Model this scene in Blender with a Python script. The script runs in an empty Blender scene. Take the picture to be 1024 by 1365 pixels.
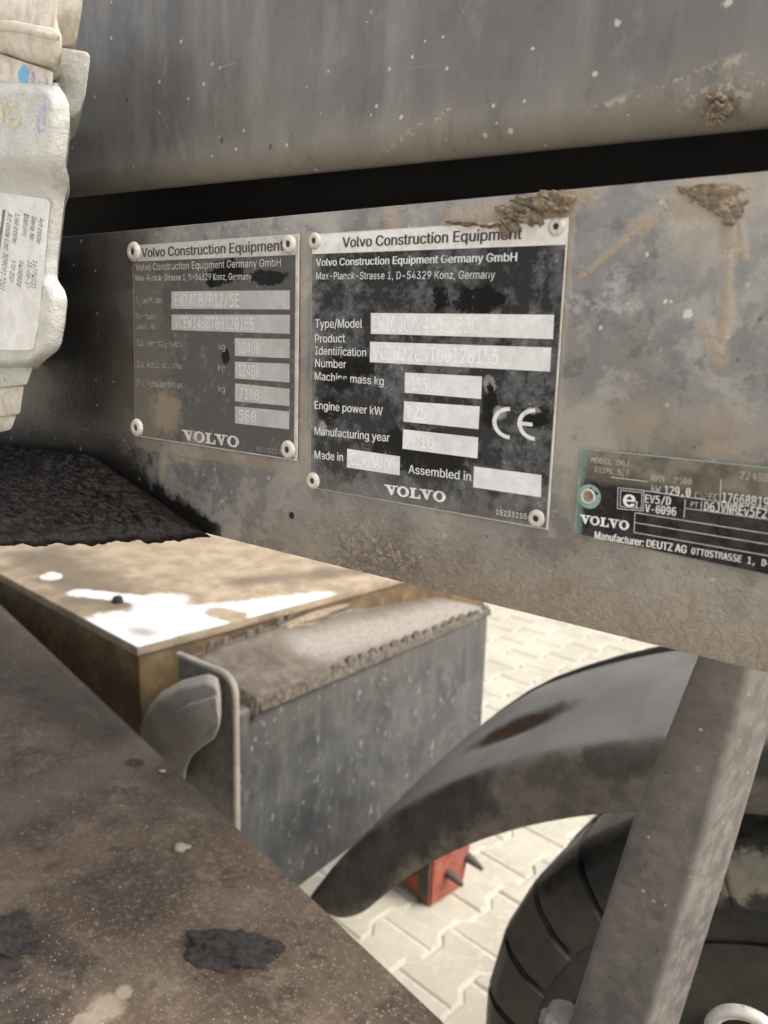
import bpy, bmesh, math, random
from mathutils import Vector, Matrix, noise as mnoise

random.seed(7)
sc = bpy.context.scene
col = sc.collection
PI = math.pi

# ------------------------------------------------------------------ camera, sky, sun
CAM = Vector((0.25710, -0.28360, -0.04610))
RX, RY, RZ = 0.1506, 0.1494, -0.6332
FPX = 1069.6
Bm = Matrix(((1, 0, 0), (0, 0, -1), (0, 1, 0)))
Rm = Matrix.Rotation(RZ, 3, 'Z') @ Matrix.Rotation(RY, 3, 'Y') @ Matrix.Rotation(RX, 3, 'X')
Wc = Bm @ Rm                      # world -> camera (x right, y down, z forward)
Ci = Wc.transposed()
cam_d = bpy.data.cameras.new('camera')
cam_o = bpy.data.objects.new('camera', cam_d)
col.objects.link(cam_o)
m = Matrix((Ci.col[0], -Ci.col[1], -Ci.col[2])).transposed().to_4x4()
m.translation = CAM
cam_o.matrix_world = m
cam_d.sensor_fit = 'HORIZONTAL'
cam_d.sensor_width = 36.0
cam_d.lens = 36.0 * FPX / 1024
cam_d.clip_start = 0.01
cam_d.clip_end = 1500
cam_d.dof.use_dof = True
cam_d.dof.focus_distance = 0.40
cam_d.dof.aperture_fstop = cam_d.lens / 2.3
sc.camera = cam_o

SUN_EL, SUN_AZ = math.radians(52), math.radians(84)     # azimuth measured from +Y towards +X
w = bpy.data.worlds.new('World')
sc.world = w
w.use_nodes = True
wn = w.node_tree
bg = wn.nodes['Background']
sky = wn.nodes.new('ShaderNodeTexSky')
sky.sky_type = 'NISHITA'
sky.sun_disc = False
sky.sun_elevation = SUN_EL
sky.sun_rotation = SUN_AZ
sky.air_density = 1.0
sky.dust_density = 6.0
sky.ozone_density = 0.6
hs = wn.nodes.new('ShaderNodeHueSaturation')           # thin overcast: the blue is mostly veiled
hs.inputs['Saturation'].default_value = 0.25
wn.links.new(sky.outputs[0], hs.inputs['Color'])
wn.links.new(hs.outputs[0], bg.inputs[0])
bg.inputs[1].default_value = 0.15
sd = bpy.data.lights.new('sun', 'SUN')
sd.energy = 1.4
sd.angle = math.radians(30)
sd.color = (1.0, 0.94, 0.84)
so = bpy.data.objects.new('sun', sd)
col.objects.link(so)
sdir = Vector((math.sin(SUN_AZ) * math.cos(SUN_EL), math.cos(SUN_AZ) * math.cos(SUN_EL), math.sin(SUN_EL)))
so.rotation_euler = sdir.to_track_quat('Z', 'Y').to_euler()
so.location = sdir * 6
sc.view_settings.view_transform = 'Standard'
sc.view_settings.look = 'None'
sc.view_settings.exposure = 1.05
sc.view_settings.gamma = 1.0
GZ = -1.546                       # ground level (camera held 1.5 m above the paving)


def U(px, py, ax, v):
    """point of the plane (axis ax = v) met by the sight line of one photo pixel: used to measure the real surfaces"""
    d = Ci @ Vector(((px - 512) / FPX, (py - 682.5) / FPX, 1.0))
    t = (v - CAM[ax]) / d[ax]
    return CAM + d * t


def pan(px, py, y=0.0):
    return U(px, py, 1, y)


# ------------------------------------------------------------------ object helpers
def tag(o, label, cat, group=None):
    o['label'] = label
    o['category'] = cat
    if group:
        o['group'] = group
    return o


def thing(name, label, cat, loc, group=None):
    o = bpy.data.objects.new(name, None)
    o.empty_display_size = 0.02
    o.location = loc
    col.objects.link(o)
    return tag(o, label, cat, group)


def origin_of(p):
    v = Vector((0, 0, 0))
    while p:
        v += p.location
        p = p.parent
    return v


def face_up(bm):
    bm.normal_update()
    if sum(f.normal.z for f in bm.faces) < 0:
        bmesh.ops.reverse_faces(bm, faces=bm.faces)


def put(name, me, mat, parent=None):
    if isinstance(me, bmesh.types.BMesh):
        bm = me
        me = bpy.data.meshes.new(name)
        bm.to_mesh(me)
        bm.free()
    if mat and not me.materials:
        me.materials.append(mat)
    o = bpy.data.objects.new(name, me)
    col.objects.link(o)
    if parent is not None:
        o.parent = parent
        o.location = -origin_of(parent)        # vertices stay in world metres
    return o


def structure(o):
    o['kind'] = 'structure'
    return o


def smooth(bm, ang=40):
    for f in bm.faces:
        f.smooth = True
    lim = math.radians(ang)
    for e in bm.edges:
        if len(e.link_faces) == 2 and e.calc_face_angle(0) > lim:
            e.smooth = False
    return bm


def solid(front, vec, bevel=0.0, seg=2, ang=35):
    """closed prism: polygon 'front' (list of points) swept by vec, edges bevelled"""
    bm = bmesh.new()
    vec = Vector(vec)
    a = [bm.verts.new(p) for p in front]
    b = [bm.verts.new(Vector(p) + vec) for p in front]
    n = len(a)
    bm.faces.new(a)
    bm.faces.new(b[::-1])
    for i in range(n):
        bm.faces.new((a[i], b[i], b[(i + 1) % n], a[(i + 1) % n]))
    bmesh.ops.recalc_face_normals(bm, faces=bm.faces)
    if bevel:
        bmesh.ops.bevel(bm, geom=list(bm.edges), offset=bevel, segments=seg, affect='EDGES', profile=0.5, clamp_overlap=True)
    return smooth(bm, ang)


def box(x0, x1, y0, y1, z0, z1, bevel=0.0, seg=2):
    return solid([(x0, y0, z0), (x1, y0, z0), (x1, y0, z1), (x0, y0, z1)], (0, y1 - y0, 0), bevel, seg)


def tube(pts, r, n=10, cap=True, taper=None):
    bm = bmesh.new()
    rings = []
    pts = [Vector(p) for p in pts]
    for i, p in enumerate(pts):
        d = (pts[min(i + 1, len(pts) - 1)] - pts[max(i - 1, 0)]).normalized()
        u = d.orthogonal().normalized() if i == 0 else (u - d * u.dot(d)).normalized()
        v = d.cross(u)
        rr = r if taper is None else r * taper[i]
        rings.append([bm.verts.new(p + (u * math.cos(2 * PI * k / n) + v * math.sin(2 * PI * k / n)) * rr) for k in range(n)])
    for a, b in zip(rings, rings[1:]):
        for k in range(n):
            bm.faces.new((a[k], a[(k + 1) % n], b[(k + 1) % n], b[k]))
    if cap:
        bm.faces.new(rings[0][::-1])
        bm.faces.new(rings[-1])
    bmesh.ops.recalc_face_normals(bm, faces=bm.faces)
    return smooth(bm, 50)


def lathe(prof, c, axis, n=24):
    """profile [(radius, height)] turned about axis through c"""
    bm = bmesh.new()
    axis = Vector(axis).normalized()
    u = axis.orthogonal().normalized()
    v = axis.cross(u)
    c = Vector(c)
    rings = []
    for r, h in prof:
        if r < 1e-7:
            rings.append([bm.verts.new(c + axis * h)])
        else:
            rings.append([bm.verts.new(c + axis * h + (u * math.cos(2 * PI * k / n) + v * math.sin(2 * PI * k / n)) * r) for k in range(n)])
    for a, b in zip(rings, rings[1:]):
        for k in range(n):
            k2 = (k + 1) % n
            if len(a) == 1 and len(b) == 1:
                continue
            if len(a) == 1:
                bm.faces.new((a[0], b[k2], b[k]))
            elif len(b) == 1:
                bm.faces.new((a[k], a[k2], b[0]))
            else:
                bm.faces.new((a[k], a[k2], b[k2], b[k]))
    bmesh.ops.recalc_face_normals(bm, faces=bm.faces)
    return smooth(bm, 45)


def lump(center, size, seed, sub=4, amp=0.35, freq=2.2, flat=None, rot=0.0, axis='Y'):
    """rough clump: icosphere pushed about by several octaves of noise, then squashed to size"""
    bm = bmesh.new()
    bmesh.ops.create_icosphere(bm, subdivisions=sub, radius=1.0)
    off = Vector((seed * 3.7, seed * 1.3, seed * 2.1))
    R = Matrix.Rotation(rot, 3, axis)
    for v in bm.verts:
        p = v.co.copy()
        h = 0
        a, f = 1.0, freq
        for k in range(4):
            h += a * mnoise.noise(p * f + off)
            a *= 0.55
            f *= 2.1
        p *= 1 + amp * h
        p = Vector((p.x * size[0], p.y * size[1], p.z * size[2]))
        v.co = Vector(center) + R @ p
    return smooth(bm, 80)


# ------------------------------------------------------------------ material builder
class Mat:
    def __init__(s, name):
        s.mat = bpy.data.materials.new(name)
        s.mat.use_nodes = True
        s.nt = s.mat.node_tree
        s.nt.nodes.clear()
        s.pos = s.node('ShaderNodeNewGeometry').outputs['Position']
        sp = s.node('ShaderNodeSeparateXYZ')
        s.nt.links.new(s.pos, sp.inputs[0])
        s.x, s.y, s.z = sp.outputs

    def node(s, t):
        return s.nt.nodes.new(t)

    def set(s, sock, v):
        if hasattr(v, 'is_linked') or isinstance(v, bpy.types.NodeSocket):
            s.nt.links.new(v, sock)
        elif isinstance(v, (tuple, list)) and len(v) == 3 and len(sock.default_value) == 4:
            sock.default_value = (*v, 1)
        else:
            sock.default_value = v

    def m(s, op, a, b=0.0, c=None, clamp=False):
        n = s.node('ShaderNodeMath')
        n.operation = op
        n.use_clamp = clamp
        s.set(n.inputs[0], a)
        s.set(n.inputs[1], b)
        if c is not None:
            s.set(n.inputs[2], c)
        return n.outputs[0]

    def add(s, a, b): return s.m('ADD', a, b)
    def sub(s, a, b): return s.m('SUBTRACT', a, b)
    def mul(s, a, b): return s.m('MULTIPLY', a, b)
    def mx(s, a, b): return s.m('MAXIMUM', a, b)
    def mn(s, a, b): return s.m('MINIMUM', a, b)
    def inv(s, a): return s.m('SUBTRACT', 1.0, a)

    def ss(s, v, a, b):
        n = s.node('ShaderNodeMapRange')
        n.interpolation_type = 'SMOOTHSTEP'
        n.clamp = True
        s.set(n.inputs[0], v)
        if a < b:
            n.inputs[1].default_value, n.inputs[2].default_value = a, b
            n.inputs[3].default_value, n.inputs[4].default_value = 0, 1
        else:
            n.inputs[1].default_value, n.inputs[2].default_value = b, a
            n.inputs[3].default_value, n.inputs[4].default_value = 1, 0
        return n.outputs[0]

    def vec(s, stretch=(1, 1, 1), off=0.0, rot=None):
        n = s.node('ShaderNodeMapping')
        s.nt.links.new(s.pos, n.inputs[0])
        n.inputs['Location'].default_value = (off * 1.37, off * 0.71, off * 2.3)
        n.inputs['Scale'].default_value = stretch
        if rot:
            n.inputs['Rotation'].default_value = rot
        return n.outputs[0]

    def noise(s, scale, detail=5, rough=0.6, off=0.0, stretch=(1, 1, 1), dist=0.0, rot=None):
        n = s.node('ShaderNodeTexNoise')
        s.nt.links.new(s.vec(stretch, off, rot), n.inputs['Vector'])
        n.inputs['Scale'].default_value = scale
        n.inputs['Detail'].default_value = detail
        n.inputs['Roughness'].default_value = rough
        n.inputs['Distortion'].default_value = dist
        return n.outputs['Fac']

    def vor(s, scale, off=0.0, feature='F1', stretch=(1, 1, 1), rand=1.0, out='Distance', rot=None):
        n = s.node('ShaderNodeTexVoronoi')
        n.feature = feature
        s.nt.links.new(s.vec(stretch, off, rot), n.inputs['Vector'])
        n.inputs['Scale'].default_value = scale
        n.inputs['Randomness'].default_value = rand
        return n.outputs[out]

    def mix(s, f, a, b):
        n = s.node('ShaderNodeMix')
        n.data_type = 'RGBA'
        s.set(n.inputs[0], f)
        s.set(n.inputs[6], a)
        s.set(n.inputs[7], b)
        return n.outputs[2]

    def lerp(s, f, a, b):
        n = s.node('ShaderNodeMix')
        n.data_type = 'FLOAT'
        s.set(n.inputs[0], f)
        s.set(n.inputs[2], a)
        s.set(n.inputs[3], b)
        return n.outputs[0]

    def blob(s, c, r, n=None, amp=0.6, a='x', b='z', soft=(0.75, 1.1)):
        """mask of one stain: ellipse c, r in the plane of the two named axes, edge broken by noise n"""
        A, Bq = getattr(s, a), getattr(s, b)
        dx = s.mul(s.sub(A, c[0]), 1.0 / r[0])
        dz = s.mul(s.sub(Bq, c[1]), 1.0 / r[1])
        d = s.m('SQRT', s.add(s.mul(dx, dx), s.mul(dz, dz)))
        if n is not None:
            d = s.add(d, s.mul(s.sub(n, 0.5), amp * 2))
        return s.ss(d, soft[1], soft[0])

    def streak(s, p, q, w_, n=None, amp=0.8, a='x', b='z', soft=(0.5, 1.0)):
        A, Bq = getattr(s, a), getattr(s, b)
        dx, dz = q[0] - p[0], q[1] - p[1]
        L = math.hypot(dx, dz)
        ux, uz = dx / L, dz / L
        rx, rz = s.sub(A, p[0]), s.sub(Bq, p[1])
        t = s.add(s.mul(rx, ux), s.mul(rz, uz))
        tc = s.mx(s.mn(t, L), 0.0)
        ex, ez = s.sub(rx, s.mul(tc, ux)), s.sub(rz, s.mul(tc, uz))
        d = s.mul(s.m('SQRT', s.add(s.mul(ex, ex), s.mul(ez, ez))), 1.0 / w_)
        if n is not None:
            d = s.add(d, s.mul(s.sub(n, 0.5), amp * 2))
        return s.ss(d, soft[1], soft[0])

    def out(s, color, rough=0.6, metal=0.0, bump=None, dist=0.0005, spec=0.5, mask=None, coat=0.0):
        p = s.node('ShaderNodeBsdfPrincipled')
        s.set(p.inputs['Base Color'], color)
        s.set(p.inputs['Roughness'], rough)
        s.set(p.inputs['Metallic'], metal)
        s.set(p.inputs['Specular IOR Level'], spec)
        if coat:
            s.set(p.inputs['Coat Weight'], coat)
        if bump is not None:
            b = s.node('ShaderNodeBump')
            b.inputs['Strength'].default_value = 1.0
            b.inputs['Distance'].default_value = dist
            s.set(b.inputs['Height'], bump)
            s.nt.links.new(b.outputs[0], p.inputs['Normal'])
        sh = p.outputs[0]
        if mask is not None:                       # where the print has worn off, the surface below shows
            t = s.node('ShaderNodeBsdfTransparent')
            mx = s.node('ShaderNodeMixShader')
            s.set(mx.inputs[0], mask)
            s.nt.links.new(t.outputs[0], mx.inputs[1])
            s.nt.links.new(sh, mx.inputs[2])
            sh = mx.outputs[0]
        o = s.node('ShaderNodeOutputMaterial')
        s.nt.links.new(sh, o.inputs['Surface'])
        return s.mat

    def specks(s, scale, size, off=0.0, keep=0.5):
        """mask of scattered round specks: keep = share of the cells that carry one"""
        d = s.vor(scale, off)
        c = s.vor(scale, off, out='Color')
        sp = s.node('ShaderNodeSeparateColor')
        s.nt.links.new(c, sp.inputs[0])
        lim = s.mul(s.m('GREATER_THAN', sp.outputs[0], 1 - keep), s.mul(sp.outputs[1], size))
        return s.m('GREATER_THAN', lim, d)


def pxz(px, py):
    p = pan(px, py)
    return (p.x, p.z)


# ------------------------------------------------------------------ materials
MUD = (0.21, 0.165, 0.115)
DUST = (0.30, 0.265, 0.215)


def frame_material():
    s = Mat('weathered grey frame paint')
    nb = s.noise(14, 6, 0.62, 1)
    nm = s.noise(45, 6, 0.65, 2)
    nf = s.noise(320, 4, 0.7, 3)
    vert = s.noise(30, 5, 0.6, 5, stretch=(1.6, 1, 0.35))
    c = s.mix(s.ss(nb, 0.35, 0.65), (0.125, 0.124, 0.127), (0.22, 0.214, 0.202))
    c = s.mix(s.mul(s.ss(s.add(nm, s.mul(nf, 0.25)), 0.52, 0.85), 0.75), c, (0.25, 0.235, 0.21))
    c = s.mix(s.mul(s.ss(vert, 0.5, 0.72), 0.55), c, (0.20, 0.172, 0.135))
    patch = s.noise(26, 7, 0.7, 8, dist=0.4)
    c = s.mix(s.mul(s.ss(patch, 0.53, 0.62), 0.7), c, (0.29, 0.275, 0.245))
    c = s.mix(s.mul(s.ss(patch, 0.47, 0.40), 0.6), c, (0.078, 0.077, 0.080))
    blot = s.noise(70, 6, 0.72, 12)
    c = s.mix(s.mul(s.ss(blot, 0.56, 0.63), 0.45), c, (0.30, 0.28, 0.245))
    c = s.mix(s.mul(s.ss(blot, 0.44, 0.37), 0.45), c, (0.07, 0.066, 0.062))
    c = s.mix(s.mul(s.ss(nf, 0.60, 0.78), 0.35), c, (0.06, 0.058, 0.056))
    # dust lying along the lower strip and below the plates
    low = s.mul(s.ss(s.add(s.z, s.mul(s.sub(nm, 0.5), 0.06)), -0.105, -0.15), s.ss(s.x, -0.10, 0.05))
    c = s.mix(s.mul(low, 0.6), c, (0.29, 0.235, 0.17))
    # brown film to the left, with the shade beside the valve painted in
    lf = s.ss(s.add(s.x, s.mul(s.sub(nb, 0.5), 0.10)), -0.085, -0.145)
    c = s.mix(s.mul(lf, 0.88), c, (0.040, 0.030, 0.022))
    n_edge = s.noise(90, 5, 0.65, 9)
    # black oil at the lower left, with painted shade at the far left end
    oil_shade = s.streak(pxz(10, 545), pxz(195, 735), 0.052, n_edge, 0.5, soft=(0.75, 1.0))
    oil_shade = s.mx(oil_shade, s.streak(pxz(90, 600), pxz(284, 722), 0.012, n_edge, 0.7, soft=(0.75, 1.0)))
    left_oil_shade = s.mul(s.ss(s.add(s.x, s.mul(s.sub(nm, 0.5), 0.05)), -0.135, -0.180), 0.95)
    oil_shade = s.mx(oil_shade, left_oil_shade)
    c = s.mix(oil_shade, c, (0.012, 0.010, 0.009))
    n_gap = s.noise(160, 4, 0.7, 10)
    tan = s.blob(pxz(945, 268), (0.016, 0.010), n_edge, 1.0, soft=(0.3, 1.1))
    for p, q, wd in (((905, 262), (850, 305), 0.0022), ((855, 303), (770, 372), 0.0009), ((972, 285), (974, 330), 0.0021), ((975, 320), (962, 452), 0.00125), ((986, 296), (991, 345), 0.0009), ((520, 270), (522, 300), 0.003),
                     ((600, 296), (700, 280), 0.0035), ((218, 590), (216, 640), 0.0022), ((700, 300), (780, 250), 0.005),
                     ((940, 440), (960, 480), 0.0016)):
        tan = s.mx(tan, s.mul(s.streak(pxz(*p), pxz(*q), wd * 1.9, n_edge, 1.1, soft=(0.05, 1.2)), s.ss(n_gap, 0.30, 0.48)))
    tan = s.mx(tan, s.mul(s.blob(pxz(905, 570), (0.05, 0.012), n_edge, 0.9, soft=(0.2, 1.2)), 0.55))
    tan = s.mx(tan, s.mul(s.blob(pxz(965, 600), (0.014, 0.006), n_edge, 0.8, soft=(0.2, 1.2)), 0.8))
    tan = s.mx(tan, s.mul(s.streak(pxz(760, 290), pxz(725, 700), 0.0032, n_edge, 0.8), 0.6))
    tan = s.mx(tan, s.mul(s.streak(pxz(404, 310), pxz(404, 640), 0.0028, n_edge, 0.8), 0.55))
    tan = s.mx(tan, s.mul(s.streak(pxz(185, 590), pxz(390, 625), 0.0045, n_edge, 0.9), 0.5))
    tan = s.mx(tan, s.mul(s.blob(pxz(225, 460), (0.012, 0.05), n_edge, 0.8, soft=(0.2, 1.2)), 0.25))
    c = s.mix(s.mul(tan, 0.85), c, s.mix(nf, (0.34, 0.28, 0.205), (0.21, 0.165, 0.115)))
    halo = s.mx(s.blob(pxz(955, 285), (0.020, 0.020), n_edge, 0.9, soft=(0.2, 1.2)), s.streak(pxz(975, 320), pxz(962, 460), 0.004, n_edge, 0.9, soft=(0.1, 1.1)))
    halo = s.mx(halo, s.streak(pxz(640, 300), pxz(760, 262), 0.008, n_edge, 0.9, soft=(0.1, 1.1)))
    c = s.mix(s.mul(s.mul(halo, s.inv(tan)), 0.55), c, (0.36, 0.315, 0.25))
    smear = s.streak(pxz(725, 400), pxz(845, 410), 0.004, n_edge, 1.2, soft=(0.0, 1.2))
    smear = s.mx(smear, s.streak(pxz(800, 405), pxz(830, 370), 0.006, n_edge, 1.2, soft=(0.0, 1.2)))
    c = s.mix(s.mul(s.mul(smear, s.ss(nf, 0.40, 0.62)), 0.5), c, (0.38, 0.39, 0.41))
    for px_, py_, r_ in ((917, 417, 0.0022), (863, 339, 0.001), (887, 402, 0.0009), (895, 402, 0.0008), (800, 437, 0.001)):
        c = s.mix(s.mul(s.blob(pxz(px_, py_), (r_, r_), s.noise(300, 4, 0.7, 19), 1.6, soft=(0.4, 1.0)), 0.85), c, (0.50, 0.48, 0.44))
    dark = s.mul(s.mx(s.specks(55, 0.16, 2.0, 0.16), s.specks(190, 0.22, 4.0, 0.05)), 0.65)
    c = s.mix(dark, c, (0.03, 0.026, 0.022))
    lite = s.mul(s.mx(s.specks(85, 0.13, 5.0, 0.12), s.specks(230, 0.22, 6.0, 0.08)), 0.5)
    c = s.mix(lite, c, (0.42, 0.40, 0.36))
    scr = s.ss(s.noise(60, 3, 0.5, 13, stretch=(0.25, 1, 5), rot=(0, 0.5, 0)), 0.72, 0.76)
    c = s.mix(s.mul(scr, 0.35), c, (0.40, 0.39, 0.37))
    wr = s.blob(pxz(500, 745), (0.045, 0.018), nm, 0.6, soft=(0.3, 1.1))
    wrn = s.noise(330, 4, 0.62, 17, dist=0.8)
    crust = s.mul(s.mx(s.mul(low, 0.5), wr), s.ss(wrn, 0.38, 0.66))
    c = s.mix(s.mul(s.mul(wr, s.ss(wrn, 0.5, 0.62)), 0.7), c, (0.36, 0.29, 0.205))
    c = s.mix(s.mul(s.mul(wr, s.ss(wrn, 0.5, 0.38)), 0.6), c, (0.07, 0.056, 0.044))
    h = s.add(s.add(s.mul(nm, 0.5), s.mul(nf, 0.35)), s.add(s.mul(tan, 0.35), s.mul(crust, 1.6)))
    h = s.sub(h, s.mul(oil_shade, 0.3))
    r = s.lerp(s.mx(tan, low), s.lerp(nm, 0.26, 0.52), 0.8)
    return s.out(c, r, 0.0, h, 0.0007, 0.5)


def hood_material():
    s = Mat('scratched dark hood paint')
    nb = s.noise(9, 5, 0.6, 31)
    nm = s.noise(38, 6, 0.62, 32)
    nf = s.noise(300, 4, 0.7, 33)
    wipe = s.noise(34, 5, 0.6, 34, stretch=(1.3, 1, 0.22), rot=(0, 0.15, 0))
    c = s.mix(s.ss(nb, 0.3, 0.7), (0.100, 0.096, 0.094), (0.150, 0.144, 0.136))
    c = s.mix(s.mul(s.ss(wipe, 0.42, 0.72), 0.6), c, (0.235, 0.222, 0.205))
    c = s.mix(s.mul(s.ss(nm, 0.5, 0.8), 0.4), c, (0.16, 0.152, 0.142))
    low = s.ss(s.add(s.z, s.mul(s.sub(nm, 0.5), 0.045)), 0.060, 0.030)
    c = s.mix(s.mul(low, 0.55), c, (0.25, 0.22, 0.178))
    fs = s.noise(90, 5, 0.7, 45, stretch=(1, 1, 0.45))
    c = s.mix(s.mul(s.ss(fs, 0.55, 0.68), 0.25), c, (0.28, 0.265, 0.245))
    c = s.mix(s.mul(s.ss(fs, 0.45, 0.34), 0.25), c, (0.055, 0.052, 0.050))
    ne = s.noise(120, 5, 0.65, 36)
    tan = None
    for (a, b, wd) in (((520, 195), (600, 150), 0.0016), ((790, 150), (905, 108), 0.0016), ((905, 108), (990, 80), 0.0022), ((930, 130), (1010, 120), 0.006)):
        k = s.mul(s.streak(hxz(*a), hxz(*b), wd * 1.3, ne, 1.0, soft=(0.0, 1.1)), s.ss(s.noise(330, 4, 0.7, 47), 0.47, 0.56))
        tan = k if tan is None else s.mx(tan, k)
    c = s.mix(s.mul(tan, 0.8), c, (0.36, 0.31, 0.245))
    for (px, py, r) in ((824, 31, 0.0019), (598, 92, 0.0016), (538, 157, 0.0014), (972, 6, 0.0026), (490, 30, 0.0008), (712, 66, 0.0012), (795, 100, 0.0018), (592, 50, 0.0011), (440, 96, 0.0009), (660, 142, 0.0014), (430, 152, 0.001)):
        c = s.mix(s.mul(s.blob(hxz(px, py), (r * 0.8, r * 0.7), ne, 1.6, soft=(0.5, 1.0)), 0.85), c, (0.50, 0.47, 0.42))
    c = s.mix(s.mul(s.mul(s.specks(170, 0.20, 37.0, 0.16), s.ss(nm, 0.42, 0.5)), 0.8), c, (0.46, 0.44, 0.41))
    c = s.mix(s.mul(s.specks(260, 0.24, 39.0, 0.05), 0.5), c, (0.5, 0.47, 0.43))
    c = s.mix(s.mul(s.specks(90, 0.15, 41.0, 0.12), 0.6), c, (0.02, 0.018, 0.016))
    scr = s.ss(s.noise(55, 3, 0.5, 43, stretch=(0.22, 1, 5), rot=(0, 0.55, 0)), 0.71, 0.75)
    c = s.mix(s.mul(scr, 0.35), c, (0.34, 0.33, 0.31))
    h = s.add(s.add(s.mul(nm, 0.35), s.mul(nf, 0.3)), s.add(s.mul(low, 0.3), s.mul(tan, 0.6)))
    return s.out(c, s.lerp(low, s.lerp(wipe, 0.22, 0.46), 0.8), 0.0, h, 0.0004, 0.5)


HOOD_Y = 0.012


def hxz(px, py):
    p = U(px, py, 1, HOOD_Y)
    return (p.x, p.z)


def plain(name, a, b, rough=0.6, metal=0.0, scale=60, dust=None, dust_amt=0.4, dist=0.0004, speck=None, fine=400, spec=0.5, streaks=None, off=0.0, lo=0.45, hi=0.75):
    """two-tone base, dust film, specks, streaks and fine relief"""
    s = Mat(name)
    n1 = s.noise(scale, 6, 0.62, 51 + off)
    n2 = s.noise(scale * 3.1, 5, 0.65, 52 + off)
    n3 = s.noise(fine, 4, 0.7, 53 + off)
    c = s.mix(s.ss(n1, 0.35, 0.65), a, b)
    if streaks:
        st = s.noise(scale * 1.2, 5, 0.6, 57 + off, stretch=streaks[0])
        c = s.mix(s.mul(s.ss(st, 0.5, 0.7), streaks[2]), c, streaks[1])
    r = rough
    if dust:
        dm = s.mul(s.ss(s.add(n2, s.mul(n3, 0.3)), lo + 0.1, hi + 0.1), dust_amt)
        c = s.mix(dm, c, dust)
        r = s.lerp(dm, rough, 0.9)
    if speck:
        for (sz, rr, keep, cc, am) in speck:
            c = s.mix(s.mul(s.specks(sz, rr, sz * 0.1 + off, keep), am), c, cc)
    h = s.add(s.mul(n2, 0.6), s.mul(n3, 0.4))
    return s.out(c, r, metal, h, dist, spec)


def plate_print(name, off, veil, film_col, wear, clean_blobs, base_film=0.0):
    """black printed field of a data plate: dust film, rubbed patches, scratches"""
    s = Mat(name)
    n1 = s.noise(55, 7, 0.68, off)
    n2 = s.noise(170, 6, 0.7, off + 1)
    n3 = s.noise(700, 3, 0.7, off + 2)
    f = s.mul(s.ss(s.add(s.mul(n1, 0.55), s.mul(n2, 0.45)), 0.42, 0.58), veil)
    f = s.mx(f, veil * base_film)
    f = s.add(f, s.mul(s.ss(n3, 0.52, 0.75), 0.12 * veil))
    ne = s.noise(230, 5, 0.7, off + 4)
    for (c_, r_) in clean_blobs:
        f = s.mul(f, s.inv(s.mul(s.blob(c_, r_, ne, 0.75, soft=(0.8, 1.0)), 0.95)))
    c = s.mix(f, (0.005, 0.005, 0.0055), film_col)
    spk = s.mul(s.m('GREATER_THAN', s.add(s.mul(n2, 0.5), s.mul(n3, 0.5)), 0.5 + wear), s.ss(n1, 0.42, 0.6))
    c = s.mix(s.mul(spk, 0.55), c, (0.33, 0.33, 0.325))
    return s, c, f, n3


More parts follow.
